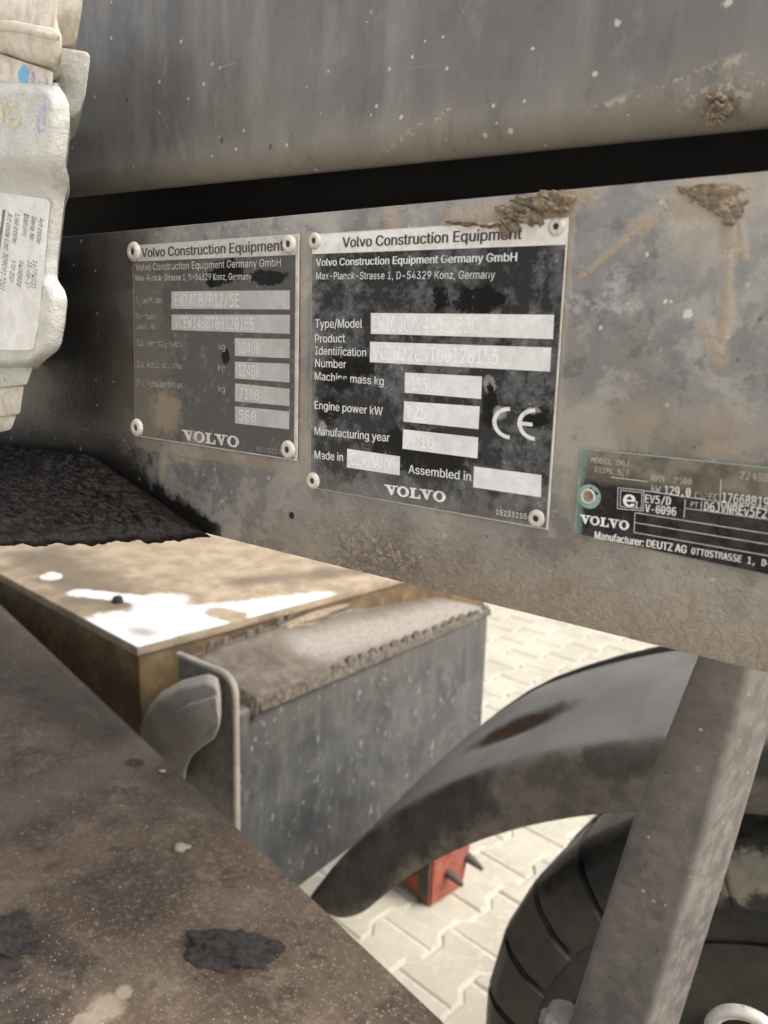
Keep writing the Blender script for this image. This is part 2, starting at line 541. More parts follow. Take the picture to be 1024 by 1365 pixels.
def make_print_materials():
    M = {}
    cl = [(pxz(525, 372), (0.020, 0.0)), ]
    s, c, f, n3 = plate_print('sooty black plate print', 71, 0.5, (0.19, 0.195, 0.205), 0.09,
                              [(pxz(452, 500), (0.011, 0.008)), (pxz(470, 480), (0.012, 0.004)), (pxz(440, 545), (0.009, 0.007)), (pxz(655, 540), (0.004, 0.010)),
                               (pxz(715, 555), (0.007, 0.005)), (pxz(640, 400), (0.012, 0.006)), (pxz(560, 600), (0.03, 0.010))], 0.22)
    n = s.noise(260, 5, 0.7, 75)
    for c_, r_ in ((pxz(655, 514), (0.0035, 0.0045)), (pxz(668, 550), (0.004, 0.003)), (pxz(713, 548), (0.004, 0.002)), (pxz(432, 570), (0.003, 0.004))):
        c = s.mix(s.mul(s.blob(c_, r_, n, 0.7, soft=(0.6, 1.0)), 0.7), c, (0.30, 0.30, 0.285))
    for c_, r_ in ((pxz(655, 535), (0.0026, 0.0075)), (pxz(452, 503), (0.009, 0.006)), (pxz(486, 490), (0.007, 0.0045)), (pxz(433, 548), (0.0055, 0.0045)), (pxz(717, 558), (0.005, 0.003)), (pxz(590, 400), (0.006, 0.006))):
        c = s.mix(s.blob(c_, r_, n, 1.5, soft=(0.6, 1.0)), c, (0.004, 0.004, 0.004))
    bot = s.ss(s.add(s.z, s.mul(s.sub(n, 0.5), 0.03)), -0.100, -0.118)
    c = s.mix(s.mul(bot, 0.45), c, (0.20, 0.19, 0.165))
    edge = s.ss(s.add(s.x, s.mul(s.sub(n, 0.5), 0.02)), 0.008, -0.001)
    c = s.mix(s.mul(edge, 0.5), c, (0.26, 0.25, 0.23))
    M['print2'] = s.out(c, s.lerp(f, 0.22, 0.6), 0.0, n3, 0.00006, 0.15)
    s, c, f, n3 = plate_print('dusty black plate print', 81, 0.95, (0.112, 0.108, 0.101), 0.10,
                              [(pxz(305, 360), (0.012, 0.006)), (pxz(290, 372), (0.009, 0.005)), (pxz(303, 475), (0.0032, 0.0042)), (pxz(360, 370), (0.014, 0.004))], 0.72)
    n = s.noise(120, 6, 0.7, 85)
    brown = s.ss(s.add(s.x, s.mul(s.sub(n, 0.5), 0.09)), -0.093, -0.118)
    c = s.mix(s.mul(brown, 0.8), c, (0.135, 0.119, 0.097))
    for c_, r_ in ((pxz(303, 474), (0.0028, 0.0040)), (pxz(310, 366), (0.009, 0.0045)), (pxz(285, 378), (0.004, 0.0022))):
        c = s.mix(s.blob(c_, r_, s.noise(230, 5, 0.7, 88), 1.5, soft=(0.65, 1.0)), c, (0.004, 0.004, 0.004))
    vd = s.blob(pxz(262, 585), (0.012, 0.006), n, 0.9, soft=(0.2, 1.1))
    c = s.mix(s.mul(vd, 0.6), c, (0.30, 0.235, 0.165))
    mudp = s.blob(pxz(225, 548), (0.017, 0.016), n, 1.0, soft=(0.3, 1.1))
    c = s.mix(s.mul(mudp, 0.65), c, (0.27, 0.215, 0.15))
    M['print1'] = s.out(c, s.lerp(f, 0.25, 0.7), 0.0, n3, 0.00008, 0.15)
    s, c, f, n3 = plate_print('violet black plate print', 91, 0.35, (0.10, 0.080, 0.092), 0.16, [], 0.15)
    n = s.noise(110, 6, 0.68, 95)
    # dust and mud smeared over the upper strip, green verdigris at the left edge
    line = s.z
    top = s.ss(s.add(line, s.mul(s.sub(n, 0.5), 0.014)), -0.0965, -0.0915)
    c = s.mix(s.mul(top, 0.92), c, s.mix(s.ss(n, 0.35, 0.65), (0.20, 0.182, 0.14), (0.085, 0.076, 0.06)))
    grn = s.ss(s.add(s.x, s.mul(s.sub(n, 0.5), 0.006)), 0.1405, 0.1385)
    c = s.mix(s.mul(grn, 0.8), c, (0.12, 0.21, 0.18))
    M['print3'] = s.out(c, s.lerp(f, 0.25, 0.6), 0.0, n3, 0.00006, 0.15)

    def ink(name, colr, thr, off, extra=None, rough=0.5):
        q = Mat(name)
        a = q.add(q.mul(q.noise(150, 6, 0.7, off), 0.6), q.mul(q.noise(620, 4, 0.7, off + 1), 0.4))
        keep = q.ss(a, thr + 0.03, thr - 0.03) if thr < 1 else 1.0
        for (c_, r_, amp) in (extra or []):
            k = q.blob(c_, r_, q.noise(260, 5, 0.7, off + 3), amp, soft=(0.5, 1.1))
            keep = q.mul(keep, q.inv(k))
        cc = q.mix(q.ss(q.noise(300, 4, 0.6, off + 5), 0.4, 0.7), colr, tuple(v * 0.78 for v in colr))
        return q.out(cc, rough, 0.0, mask=keep)
    M['ink_white2'] = ink('white plate ink', (0.66, 0.66, 0.65), 0.605, 101, [(pxz(460, 510), (0.006, 0.003), 0.8), (pxz(470, 490), (0.004, 0.003), 0.8)])
    M['ink_white1'] = ink('dulled white plate ink', (0.36, 0.36, 0.35), 0.53, 111)
    M['ink_white1b'] = ink('grey plate ink on the dusty plate', (0.50, 0.50, 0.48), 0.585, 115)
    M['ink_white3'] = ink('white etched plate lettering', (0.70, 0.69, 0.66), 0.80, 121)
    M['ink_faint3'] = ink('dust dulled plate lettering', (0.40, 0.37, 0.31), 0.57, 125)
    M['ink_dark'] = ink('dark title ink', (0.035, 0.036, 0.042), 0.62, 131)
    M['ink_dark1'] = ink('dark title ink, first plate', (0.045, 0.046, 0.05), 0.615, 137)
    M['stamp'] = ink('pale stamped characters', (0.80, 0.80, 0.80), 0.64, 141, rough=0.35)
    M['stamp1'] = ink('pale stamped characters, dusty plate', (0.58, 0.58, 0.57), 0.64, 147, rough=0.45)
    return M


MT = make_print_materials()
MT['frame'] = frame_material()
MT['hood'] = hood_material()
MT['plate'] = plain('worn aluminium plate edge', (0.42, 0.40, 0.36), (0.52, 0.50, 0.46), 0.5, 0.15, 80, (0.36, 0.31, 0.24), 0.7, 0.0001)
MT['plate3'] = plain('verdigris plate edge', (0.12, 0.20, 0.17), (0.24, 0.27, 0.22), 0.55, 0.1, 120, (0.34, 0.31, 0.24), 0.6, 0.0001)
MT['band2'] = plain('white title band', (0.62, 0.61, 0.58), (0.70, 0.69, 0.67), 0.45, 0.0, 60, (0.46, 0.41, 0.33), 0.55, 0.00005, [(260, 0.18, 0.10, (0.2, 0.18, 0.15), 0.6)])
MT['band1'] = plain('dusty title band', (0.43, 0.42, 0.385), (0.50, 0.49, 0.46), 0.5, 0.0, 60, (0.33, 0.29, 0.235), 0.7, 0.00005, [(240, 0.18, 0.12, (0.2, 0.18, 0.15), 0.6)])
MT['field2'] = plain('bare aluminium value field', (0.60, 0.605, 0.61), (0.70, 0.70, 0.705), 0.38, 0.0, 90, (0.48, 0.47, 0.45), 0.5, 0.00005, [(300, 0.16, 0.10, (0.30, 0.29, 0.28), 0.5), (150, 0.14, 0.08, (0.8, 0.8, 0.8), 0.6)])
MT['field1'] = plain('dusty aluminium value field', (0.32, 0.322, 0.322), (0.40, 0.40, 0.40), 0.42, 0.0, 90, (0.34, 0.325, 0.30), 0.7, 0.00005, [(300, 0.16, 0.10, (0.22, 0.21, 0.20), 0.5)])
MT['rivet'] = plain('dusty rivet', (0.46, 0.43, 0.37), (0.56, 0.53, 0.47), 0.5, 0.1, 200, (0.36, 0.30, 0.22), 0.6, 0.0001)
MT['void'] = plain('black machine interior', (0.006, 0.005, 0.005), (0.010, 0.009, 0.008), 0.8, 0, 30)
MT['rivet_hole'] = plain('dirt in the rivet bore', (0.03, 0.026, 0.022), (0.06, 0.05, 0.04), 0.9, 0, 300)
MT['cast'] = plain('silver painted casting', (0.46, 0.465, 0.445), (0.56, 0.565, 0.545), 0.36, 0.0, 50, (0.46, 0.43, 0.37), 0.4, 0.0022, [(160, 0.2, 0.10, (0.16, 0.13, 0.10), 0.6)], fine=260, lo=0.40, hi=0.62)
MT['cast_tan'] = plain('dusty pale casting', (0.55, 0.50, 0.42), (0.63, 0.59, 0.52), 0.5, 0.0, 45, (0.36, 0.29, 0.21), 0.6, 0.0006, fine=260)
MT['paper'] = plain('creased paper sticker', (0.66, 0.665, 0.66), (0.74, 0.74, 0.735), 0.45, 0, 30, (0.54, 0.48, 0.39), 0.5, 0.0001, lo=0.42, hi=0.66)
MT['paper_ink'] = plain('smudged grey print', (0.12, 0.12, 0.12), (0.22, 0.215, 0.21), 0.6, 0, 300)
for key_, nm_, c_, sc_ in (('blue_ink', 'blue paint mark', (0.13, 0.40, 0.62), 0.60), ('violet_ink', 'violet marker', (0.36, 0.30, 0.58), 0.53), ('yellow_ink', 'yellow paint dab', (0.56, 0.50, 0.30), 0.50)):
    q_ = Mat(nm_)
    v_ = q_.add(q_.mul(q_.noise(260, 5, 0.7, 401), 0.6), q_.mul(q_.noise(900, 3, 0.7, 402), 0.4))
    MT[key_] = q_.out(q_.mix(q_.noise(300, 4, 0.6, 405), c_, tuple(min(1, v * 1.3) for v in c_)), 0.5, 0, mask=q_.mul(q_.ss(v_, sc_ + 0.05, sc_ - 0.08), 0.85))
MT['tar'] = plain('caked black grease', (0.004, 0.003, 0.0025), (0.008, 0.006, 0.005), 0.36, 0, 70, (0.014, 0.011, 0.008), 0.4, 0.003, fine=240, spec=0.22)
MT['mud'] = plain('dried mud', (0.13, 0.098, 0.068), (0.25, 0.195, 0.135), 0.95, 0, 160, (0.36, 0.30, 0.22), 0.5, 0.0014, fine=500)
MT['darkmud'] = plain('oily dirt', (0.022, 0.018, 0.016), (0.045, 0.038, 0.034), 0.85, 0, 160, (0.10, 0.082, 0.065), 0.3, 0.0025, fine=300)
MT['grain'] = plain('tan sand grain', (0.28, 0.23, 0.17), (0.40, 0.33, 0.25), 0.9, 0, 300)
MT['stone'] = plain('pale stone chip', (0.36, 0.32, 0.255), (0.46, 0.41, 0.33), 0.95, 0, 300)


ZLID = -0.55


def lid_material():
    s = Mat('dusty lid with white patch')
    n1 = s.noise(16, 6, 0.65, 151)
    n2 = s.noise(60, 6, 0.68, 152)
    n3 = s.noise(240, 4, 0.7, 153)
    c = s.mix(s.ss(n1, 0.35, 0.65), (0.19, 0.145, 0.095), (0.31, 0.245, 0.165))
    c = s.mix(s.mul(s.ss(n2, 0.55, 0.75), 0.5), c, (0.42, 0.35, 0.25))

    def q(px, py):
        p = U(px, py, 2, -0.55)
        return (p.x, p.y)
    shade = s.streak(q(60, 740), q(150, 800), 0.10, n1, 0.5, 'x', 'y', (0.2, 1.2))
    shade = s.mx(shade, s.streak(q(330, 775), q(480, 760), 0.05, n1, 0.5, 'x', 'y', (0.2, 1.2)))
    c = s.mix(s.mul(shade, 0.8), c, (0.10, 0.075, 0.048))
    wm = None
    for a, b, r in (((195, 838), (215, 802), 0.060), ((105, 790), (215, 802), 0.026), ((215, 822), (345, 812), 0.062), ((300, 815), (430, 799), 0.055), ((215, 840), (300, 822), 0.05), ((155, 830), (190, 856), 0.075)):
        k = s.streak(q(*a), q(*b), r, n2, 0.55, 'x', 'y', (0.55, 1.05))
        wm = k if wm is None else s.mx(wm, k)
    hole = s.blob(q(302, 819), (0.055, 0.032), n2, 0.5, 'x', 'y')
    wm = s.mul(s.mul(wm, s.inv(hole)), s.ss(s.z, ZLID - 0.004, ZLID - 0.001))
    c = s.mix(wm, c, s.mix(s.ss(n3, 0.4, 0.7), (0.72, 0.72, 0.70), (0.55, 0.54, 0.51)))  # large white patch over the near part of the lid top
    gr = s.mul(s.blob(q(190, 842), (0.05, 0.03), n3, 0.9, 'x', 'y', (0.1, 1.1)), 0.7)
    c = s.mix(gr, c, (0.17, 0.14, 0.11))
    return s.out(c, s.lerp(wm, 0.75, 0.4), 0.0, s.add(n2, s.mul(wm, 0.6)), 0.003)


def deck_material():
    s = Mat('gritty brown cover plate')
    n1 = s.noise(9, 6, 0.66, 161)
    n2 = s.noise(30, 7, 0.72, 162)
    n3 = s.noise(180, 5, 0.7, 163)
    c = s.mix(s.ss(n1, 0.35, 0.65), (0.080, 0.058, 0.042), (0.155, 0.115, 0.083))
    c = s.mix(s.mul(s.ss(n2, 0.46, 0.36), 0.6), c, (0.045, 0.036, 0.031))
    c = s.mix(s.mul(s.ss(n2, 0.52, 0.66), 0.75), c, (0.215, 0.165, 0.122))
    c = s.mix(s.mul(s.ss(n3, 0.5, 0.70), 0.65), c, (0.26, 0.205, 0.155))

    def q(px, py):
        p = U(px, py, 2, -0.55)
        return (p.x, p.y)
    veil = s.ss(s.add(s.y, s.mul(s.sub(n1, 0.5), 0.12)), 0.21, 0.27)  # far part darkened: the shade under the machine painted into the colour
    c = s.mix(s.mul(veil, 0.75), c, s.mix(n2, (0.034, 0.028, 0.024), (0.064, 0.053, 0.044)))
    band = s.streak(q(-40, 1100), q(190, 1000), 0.055, n2, 0.5, 'x', 'y', (0.1, 1.1))
    c = s.mix(s.mul(band, 0.6), c, (0.17, 0.138, 0.105))
    for px, py, r in ((140, 1345, 0.017), (165, 1325, 0.008), (115, 1362, 0.012)):
        c = s.mix(s.mul(s.blob(q(px, py), (r * 1.15, r), n2, 1.0, 'x', 'y', (0.6, 1.05)), 0.85), c, s.mix(n3, (0.46, 0.38, 0.28), (0.28, 0.22, 0.16)))
    c = s.mix(s.mul(s.blob(q(180, 1017), (0.014, 0.012), n2, 0.4, 'x', 'y'), 0.8), c, (0.035, 0.03, 0.026))
    for px, py, r in ((300, 1275, 0.05), (60, 1260, 0.05), (20, 1330, 0.06)):
        c = s.mix(s.mul(s.blob(q(px, py), (r, r * 0.5), n2, 0.9, 'x', 'y', (0.1, 1.2)), 0.7), c, (0.028, 0.025, 0.023))
    # grit: pale sand grains, denser towards the near right corner
    dens = s.ss(s.sub(s.mul(s.x, 0.6), s.mul(s.y, 0.5)), -0.42, -0.05)
    g1 = s.mul(s.specks(420, 0.30, 3.0, 0.42), s.ss(s.add(dens, s.mul(n2, 0.7)), 0.55, 0.95))
    g2 = s.specks(240, 0.24, 7.0, 0.20)
    g3 = s.mul(s.specks(150, 0.20, 11.0, 0.14), 1.0)
    c = s.mix(s.mul(g1, 0.75), c, (0.50, 0.43, 0.34))
    c = s.mix(s.mul(g2, 0.6), c, (0.38, 0.32, 0.25))
    c = s.mix(s.mul(g3, 0.8), c, (0.52, 0.46, 0.37))
    h = s.add(s.add(s.mul(n3, 0.5), s.mul(n2, 0.4)), s.add(s.mul(g1, 0.5), s.mul(g3, 0.8)))
    return s.out(c, s.lerp(n1, 0.75, 0.95), 0, h, 0.0016, 0.2)


def step_material():
    s = Mat('blue grey chipped steel')
    n1 = s.noise(9, 6, 0.62, 171)
    n2 = s.noise(34, 6, 0.66, 172)
    n3 = s.noise(180, 5, 0.7, 173)
    st = s.noise(36, 5, 0.6, 174, stretch=(1, 1, 0.2))
    c = s.mix(s.ss(n1, 0.35, 0.65), (0.032, 0.034, 0.038), (0.064, 0.066, 0.066))
    c = s.mix(s.mul(s.ss(st, 0.48, 0.68), 0.38), c, (0.12, 0.116, 0.105))
    c = s.mix(s.mul(s.ss(n2, 0.5, 0.7), 0.45), c, (0.145, 0.13, 0.108))
    top = s.ss(s.add(s.z, s.mul(s.sub(n2, 0.5), 0.25)), -0.78, -0.60)
    c = s.mix(s.mul(top, 0.6), c, (0.085, 0.072, 0.058))
    chips = s.mul(s.mx(s.specks(30, 0.20, 4.0, 0.35), s.specks(90, 0.25, 8.0, 0.14)), 0.9)
    c = s.mix(chips, c, (0.035, 0.028, 0.022))
    ch2 = s.m('GREATER_THAN', s.noise(70, 5, 0.68, 177, stretch=(1, 1, 0.5)), 0.645)
    c = s.mix(s.mul(ch2, 0.7), c, (0.27, 0.27, 0.255))
    return s.out(c, s.lerp(n2, 0.4, 0.7), 0, s.add(s.mul(n2, 0.6), s.mul(chips, 0.8)), 0.002, 0.5)


def fender_material():
    s = Mat('scuffed black plastic')
    n1 = s.noise(7, 6, 0.62, 181)
    n2 = s.noise(30, 6, 0.66, 182)
    n3 = s.noise(160, 5, 0.7, 183)
    c = s.mix(s.ss(n1, 0.3, 0.7), (0.098, 0.091, 0.083), (0.155, 0.144, 0.129))
    # the skirt (front face) is dusty, with rubbed black patches
    sk = s.ss(s.y, 0.612, 0.602)
    dustc = s.mix(s.ss(n2, 0.35, 0.65), (0.088, 0.077, 0.064), (0.165, 0.144, 0.118))
    c = s.mix(s.mul(sk, 0.9), c, dustc)

    def q(px, py):
        p = U(px, py, 1, 0.6)
        return (p.x, p.z)
    rub = s.streak(q(480, 1150), q(630, 1060), 0.05, n2, 0.7, soft=(0.4, 1.1))
    rub = s.mx(rub, s.streak(q(420, 1195), q(500, 1170), 0.05, n2, 0.6, soft=(0.4, 1.1)))
    rub = s.mx(rub, s.mul(s.streak(q(800, 1010), q(900, 1000), 0.03, n2, 0.5, soft=(0.4, 1.1)), 0.6))
    rub = s.mx(rub, s.streak(q(985, 1010), q(1060, 1020), 0.026, n2, 0.5, soft=(0.4, 1.1)))
    c = s.mix(s.mul(s.mul(rub, sk), 0.7), c, (0.020, 0.022, 0.025))
    drops = s.mul(s.mul(s.specks(60, 0.30, 9.0, 0.5), s.streak(q(690, 1082), q(850, 1062), 0.018, n2, 0.3, soft=(0.6, 1.0))), sk)
    drops = s.mx(drops, s.mul(s.mul(s.specks(60, 0.30, 12.0, 0.5), s.streak(q(985, 1062), q(1060, 1075), 0.014, n2, 0.3, soft=(0.6, 1.0))), sk))
    c = s.mix(drops, c, (0.012, 0.011, 0.010))
    # brown dirt settled in the dent of the top face
    dn = s.mul(s.blob((-0.225, 0.700), (0.085, 0.030), n2, 0.35, 'x', 'y', (0.5, 1.2)), s.inv(sk))
    c = s.mix(s.mul(dn, 0.95), c, (0.030, 0.018, 0.009))
    ds = s.mul(s.ss(n3, 0.5, 0.8), 0.2)
    c = s.mix(ds, c, (0.22, 0.20, 0.17))
    return s.out(c, s.lerp(dn, s.lerp(sk, s.lerp(n2, 0.36, 0.52), 0.75), 0.95), 0, s.add(s.mul(n2, 0.4), s.mul(n3, 0.4)), 0.0012, s.lerp(s.mx(dn, s.mul(sk, 0.7)), 0.5, 0.03))


def tyre_material():
    s = Mat('muddy tyre rubber')
    n1 = s.noise(13, 6, 0.68, 191)
    n2 = s.noise(38, 6, 0.7, 192, dist=0.6)
    n3 = s.noise(170, 5, 0.7, 193)
    c = s.mix(s.ss(n1, 0.35, 0.65), (0.005, 0.0047, 0.0044), (0.012, 0.011, 0.010))
    rr = s.m('SQRT', s.add(s.m('POWER', s.sub(s.x, 0.268), 2.0), s.m('POWER', s.sub(s.z, -1.046), 2.0)))
    dm = s.mul(s.ss(s.add(s.mul(n1, 0.6), s.mul(n2, 0.4)), 0.46, 0.60), s.lerp(s.ss(rr, 0.44, 0.485), 0.08, 0.28))
    c = s.mix(dm, c, (0.15, 0.132, 0.105))
    fib = s.m('GREATER_THAN', s.noise(50, 5, 0.75, 195, dist=2.5), 0.635)
    c = s.mix(s.mul(fib, 0.25), c, (0.16, 0.145, 0.118))
    p = Vector((0.115, 0.62, -0.615))
    mudm = s.streak((p.x - 0.06, p.z - 0.045), (p.x + 0.10, p.z + 0.035), 0.030, n2, 1.0, 'x', 'z', (0.55, 0.95))
    c = s.mix(mudm, c, s.mix(n2, (0.34, 0.305, 0.235), (0.10, 0.088, 0.068)))
    return s.out(c, s.lerp(dm, 0.36, 0.9), 0, s.add(s.mul(n2, 0.6), s.add(s.mul(n3, 0.4), s.mul(mudm, 0.5))), 0.003, 0.5)


MT['lid'] = lid_material()
MT['deck'] = deck_material()
MT['step'] = step_material()
MT['fender'] = fender_material()
MT['tyre'] = tyre_material()
MT['gold'] = plain('rusty ochre box paint', (0.065, 0.040, 0.015), (0.135, 0.088, 0.034), 0.55, 0, 14, (0.055, 0.036, 0.02), 0.85, 0.001, [(60, 0.2, 0.14, (0.03, 0.02, 0.012), 0.8)], streaks=((1, 1, 0.25), (0.08, 0.05, 0.022), 0.6))
MT['endplate'] = plain('dusty grey steel', (0.075, 0.072, 0.066), (0.125, 0.117, 0.104), 0.6, 0, 24, (0.22, 0.195, 0.16), 0.6, 0.001)


def tread_material():
    s = Mat('dirt covered tread plate')
    n1, n2, n3 = s.noise(9, 6, 0.65, 211), s.noise(34, 6, 0.7, 212), s.noise(160, 5, 0.7, 213)

    def q(px, py, z):
        p = U(px, py, 2, z)
        return (p.x, p.y)
    c = s.mix(s.ss(n2, 0.35, 0.65), (0.065, 0.052, 0.040), (0.125, 0.104, 0.080))
    dry = s.streak(q(420, 862, -0.60), q(640, 806, -0.64), 0.075, n2, 0.75, 'x', 'y', (0.2, 1.1))
    c = s.mix(s.mul(dry, 0.7), c, s.mix(s.ss(n3, 0.35, 0.65), (0.20, 0.18, 0.152), (0.33, 0.305, 0.27)))
    pale = s.streak(q(380, 850, -0.61), q(560, 800, -0.64), 0.022, n2, 0.9, 'x', 'y', (0.1, 1.1))
    c = s.mix(s.mul(pale, 0.5), c, (0.46, 0.43, 0.38))
    c = s.mix(s.blob(q(635, 800, -0.647), (0.03, 0.05), n2, 0.6, 'x', 'y'), c, (0.42, 0.33, 0.22))
    return s.out(c, 0.85, 0, s.add(s.mul(n2, 0.6), s.mul(n3, 0.4)), 0.003)


MT['tread'] = tread_material()
MT['tread_edge'] = plain('dark tread edge', (0.034, 0.028, 0.022), (0.070, 0.058, 0.045), 0.75, 0, 40, (0.24, 0.20, 0.15), 0.6, 0.001)
MT['hook'] = plain('dusty cast hook', (0.22, 0.20, 0.17), (0.32, 0.29, 0.245), 0.8, 0, 26, (0.30, 0.265, 0.215), 0.6, 0.0015)
MT['strut'] = plain('satin brown grey tube', (0.100, 0.092, 0.088), (0.145, 0.132, 0.122), 0.38, 0, 22, (0.25, 0.215, 0.175), 0.42, 0.0005,
                    [(130, 0.17, 0.14, (0.45, 0.40, 0.33), 0.7), (420, 0.26, 0.22, (0.34, 0.30, 0.25), 0.6), (300, 0.24, 0.16, (0.035, 0.03, 0.026), 0.6), (70, 0.13, 0.12, (0.04, 0.034, 0.028), 0.7), (45, 0.12, 0.08, (0.36, 0.22, 0.12), 0.6)], fine=350)
MT['red'] = plain('sun faded red paint', (0.20, 0.026, 0.013), (0.30, 0.055, 0.028), 0.5, 0, 14, (0.22, 0.15, 0.11), 0.7, 0.001)
MT['darkiron'] = plain('dirty dark iron', (0.025, 0.022, 0.018), (0.06, 0.05, 0.04), 0.7, 0, 30)
MT['galv'] = plain('galvanised ring', (0.48, 0.46, 0.42), (0.60, 0.58, 0.54), 0.38, 0.5, 60, (0.40, 0.35, 0.28), 0.5, 0.0004, [(120, 0.2, 0.12, (0.2, 0.15, 0.1), 0.6)])
MT['paver'] = None


def paver_material():
    s = Mat('pale concrete paver')
    n1 = s.noise(5, 5, 0.6, 201)
    n2 = s.noise(38, 6, 0.7, 202)
    n3 = s.noise(190, 4, 0.7, 203)
    oi = s.node('ShaderNodeObjectInfo').outputs['Random']
    c = s.mix(s.ss(n1, 0.3, 0.7), (0.315, 0.292, 0.238), (0.395, 0.368, 0.30))
    c = s.mix(s.mul(oi, 0.35), c, (0.275, 0.252, 0.205))
    c = s.mix(s.mul(s.ss(n2, 0.48, 0.70), 0.55), c, (0.47, 0.44, 0.37))
    c = s.mix(s.mul(s.ss(n3, 0.56, 0.78), 0.4), c, (0.34, 0.30, 0.24))
    return s.out(c, 0.9, 0, s.add(s.mul(n2, 0.5), s.mul(n3, 0.5)), 0.004, 0.3)


MT['paver'] = paver_material()
MT['sand'] = plain('joint sand', (0.40, 0.372, 0.31), (0.50, 0.47, 0.40), 0.95, 0, 40, (0.32, 0.29, 0.23), 0.4, 0.003, lo=0.5, hi=0.75)
MT['ground'] = plain('sandy yard', (0.40, 0.37, 0.30), (0.48, 0.44, 0.36), 0.95, 0, 0.6, None, 0, 0.01, fine=8)

# ------------------------------------------------------------------ ground and paving
bm = bmesh.new()
g = 400
bm.faces.new([bm.verts.new(p) for p in ((-g, -g, GZ - 0.09), (g, -g, GZ - 0.09), (g, g, GZ - 0.09), (-g, g, GZ - 0.09))])
structure(put('ground', bm, MT['ground']))
bm = box(-4.2, 2.2, -1.4, 7.2, GZ - 0.088, GZ - 0.006)
pavement = structure(put('pavement', bm, MT['sand']))

PL, PW = 0.205, 0.152


def paver_mesh():
    bm = bmesh.new()
    hw, dl = PW / 2, 0.0125
    gap = 0.003
    prof = [(-0.5, 1), (-0.33, 1), (-0.19, -1), (0.19, -1), (0.33, 1), (0.5, 1)]
    pts = [(hw + k * dl - gap, t * PL) for t, k in prof] + [(-hw - k * dl + gap, t * PL) for t, k in reversed(prof)]
    pts = [(x, max(-PL / 2 + gap, min(PL / 2 - gap, y))) for x, y in pts]
    def ring(ins, z):
        return [bm.verts.new((x - math.copysign(ins, x), y - (math.copysign(ins, y) if abs(abs(y) - PL / 2 + gap) < 1e-6 else 0), z)) for x, y in pts]
    r0, r1, r2 = ring(0, -0.07), ring(0, -0.006), ring(0.006, 0)
    n = len(pts)
    for a, b in ((r0, r1), (r1, r2)):
        for i in range(n):
            bm.faces.new((a[i], a[(i + 1) % n], b[(i + 1) % n], b[i]))
    bm.faces.new(r2)
    bmesh.ops.recalc_face_normals(bm, faces=bm.faces)
    me = bpy.data.meshes.new('paver')
    bm.to_mesh(me)
    bm.free()
    me.materials.append(MT['paver'])
    return me


pm = paver_mesh()
PROT = Matrix.Rotation(math.radians(-7.4), 4, 'Z')
cells = []
for i in range(-22, 20):
    for j in range(-14, 30):
        c = PROT @ Vector((i * PW, (j + (0.5 if i % 2 else 0)) * PL, 0)) + Vector((-0.602, 1.20, GZ))
        if -4.05 < c.x < 2.0 and -1.2 < c.y < 7.0:
            k = min(max((c.y - 1.0) / 2.6, 0), 1)
            a = Vector((-0.55, 1.0)).lerp(Vector((-1.45, 3.6)), k)
            cells.append(((Vector((c.x, c.y)) - a).length, c))
cells.sort(key=lambda t: t[0])
rnd = random.Random(3)


def paver_matrix(c):
    return (Matrix.Translation(c + Vector((rnd.uniform(-.001, .001), rnd.uniform(-.001, .001), rnd.uniform(-.002, .0015)))) @ PROT @
            Matrix.Rotation(rnd.uniform(-.008, .008), 4, 'X') @ Matrix.Rotation(rnd.uniform(-.008, .008), 4, 'Y'))


for d, c in cells[:300]:
    o = bpy.data.objects.new('paver', pm)
    o.matrix_world = paver_matrix(c)
    o.parent = pavement
    col.objects.link(o)
bm = bmesh.new()
for d, c in cells[300:]:
    n0 = len(bm.verts)
    bm.from_mesh(pm)
    bm.verts.ensure_lookup_table()
    bmesh.ops.transform(bm, matrix=paver_matrix(c), verts=bm.verts[n0:])
o = put('far_pavers', bm, MT['paver'], pavement)
o['kind'] = 'stuff'

# ------------------------------------------------------------------ frame side plate, hood, machine interior
frame = thing('frame_plate', 'weathered grey steel frame side plate carrying the three riveted data plates', 'steel plate', (0, 0, -0.152))
bm = solid([(-0.55, 0, -0.151), (0.62, 0, -0.1535), (0.62, 0, 0.0095), (-0.55, 0, 0.0095)], (0, 0.012, 0), 0.0012, 2)
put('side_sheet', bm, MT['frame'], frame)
put('lower_flange', box(-0.549, 0.618, 0.0122, 0.05, -0.150, -0.142, 0.001), MT['frame'], frame)
hp = pan(389, 687)
bm = lathe([(0, 0.0002), (0.0011, 0.0002), (0.0014, 0.0006), (0.0018, 0.0001)], (hp.x, 0, hp.z), (0, -1, 0), 12)
put('drilled_hole', bm, MT['void'], frame)

hood = thing('engine_cover', 'dark scratched engine cover with rolled lower edge above the black gap', 'engine cover', (0, HOOD_Y, 0.03))
bm = bmesh.new()
a, b = hxz(75, 262), hxz(1024, 165)
sl = (b[1] - a[1]) / (b[0] - a[0])
prof = []
for k in range(9):                       # rolled lower edge, radius 14 mm, turning back under
    t = math.radians(-80 + 80 * k / 8)
    prof.append((HOOD_Y + 0.011 - 0.011 * math.cos(t), 0.013 + 0.011 * math.sin(t)))
prof = [(HOOD_Y + 0.019, 0.030), (HOOD_Y + 0.017, 0.012)] + prof
for zz in (0.05, 0.12, 0.25, 0.42):
    prof.append((HOOD_Y + 0.0 + (zz - 0.014) * 0.02, zz))
cols = []
for i in range(25):
    x = -0.75 + 1.6 * i / 24
    z0 = a[1] + sl * (x - a[0])
    cols.append([bm.verts.new((x, y, z0 + z)) for y, z in prof])
for p, q in zip(cols, cols[1:]):
    for k in range(len(prof) - 1):
        bm.faces.new((p[k], q[k], q[k + 1], p[k + 1]))
bmesh.ops.recalc_face_normals(bm, faces=bm.faces)
for f in bm.faces:
    f.smooth = True
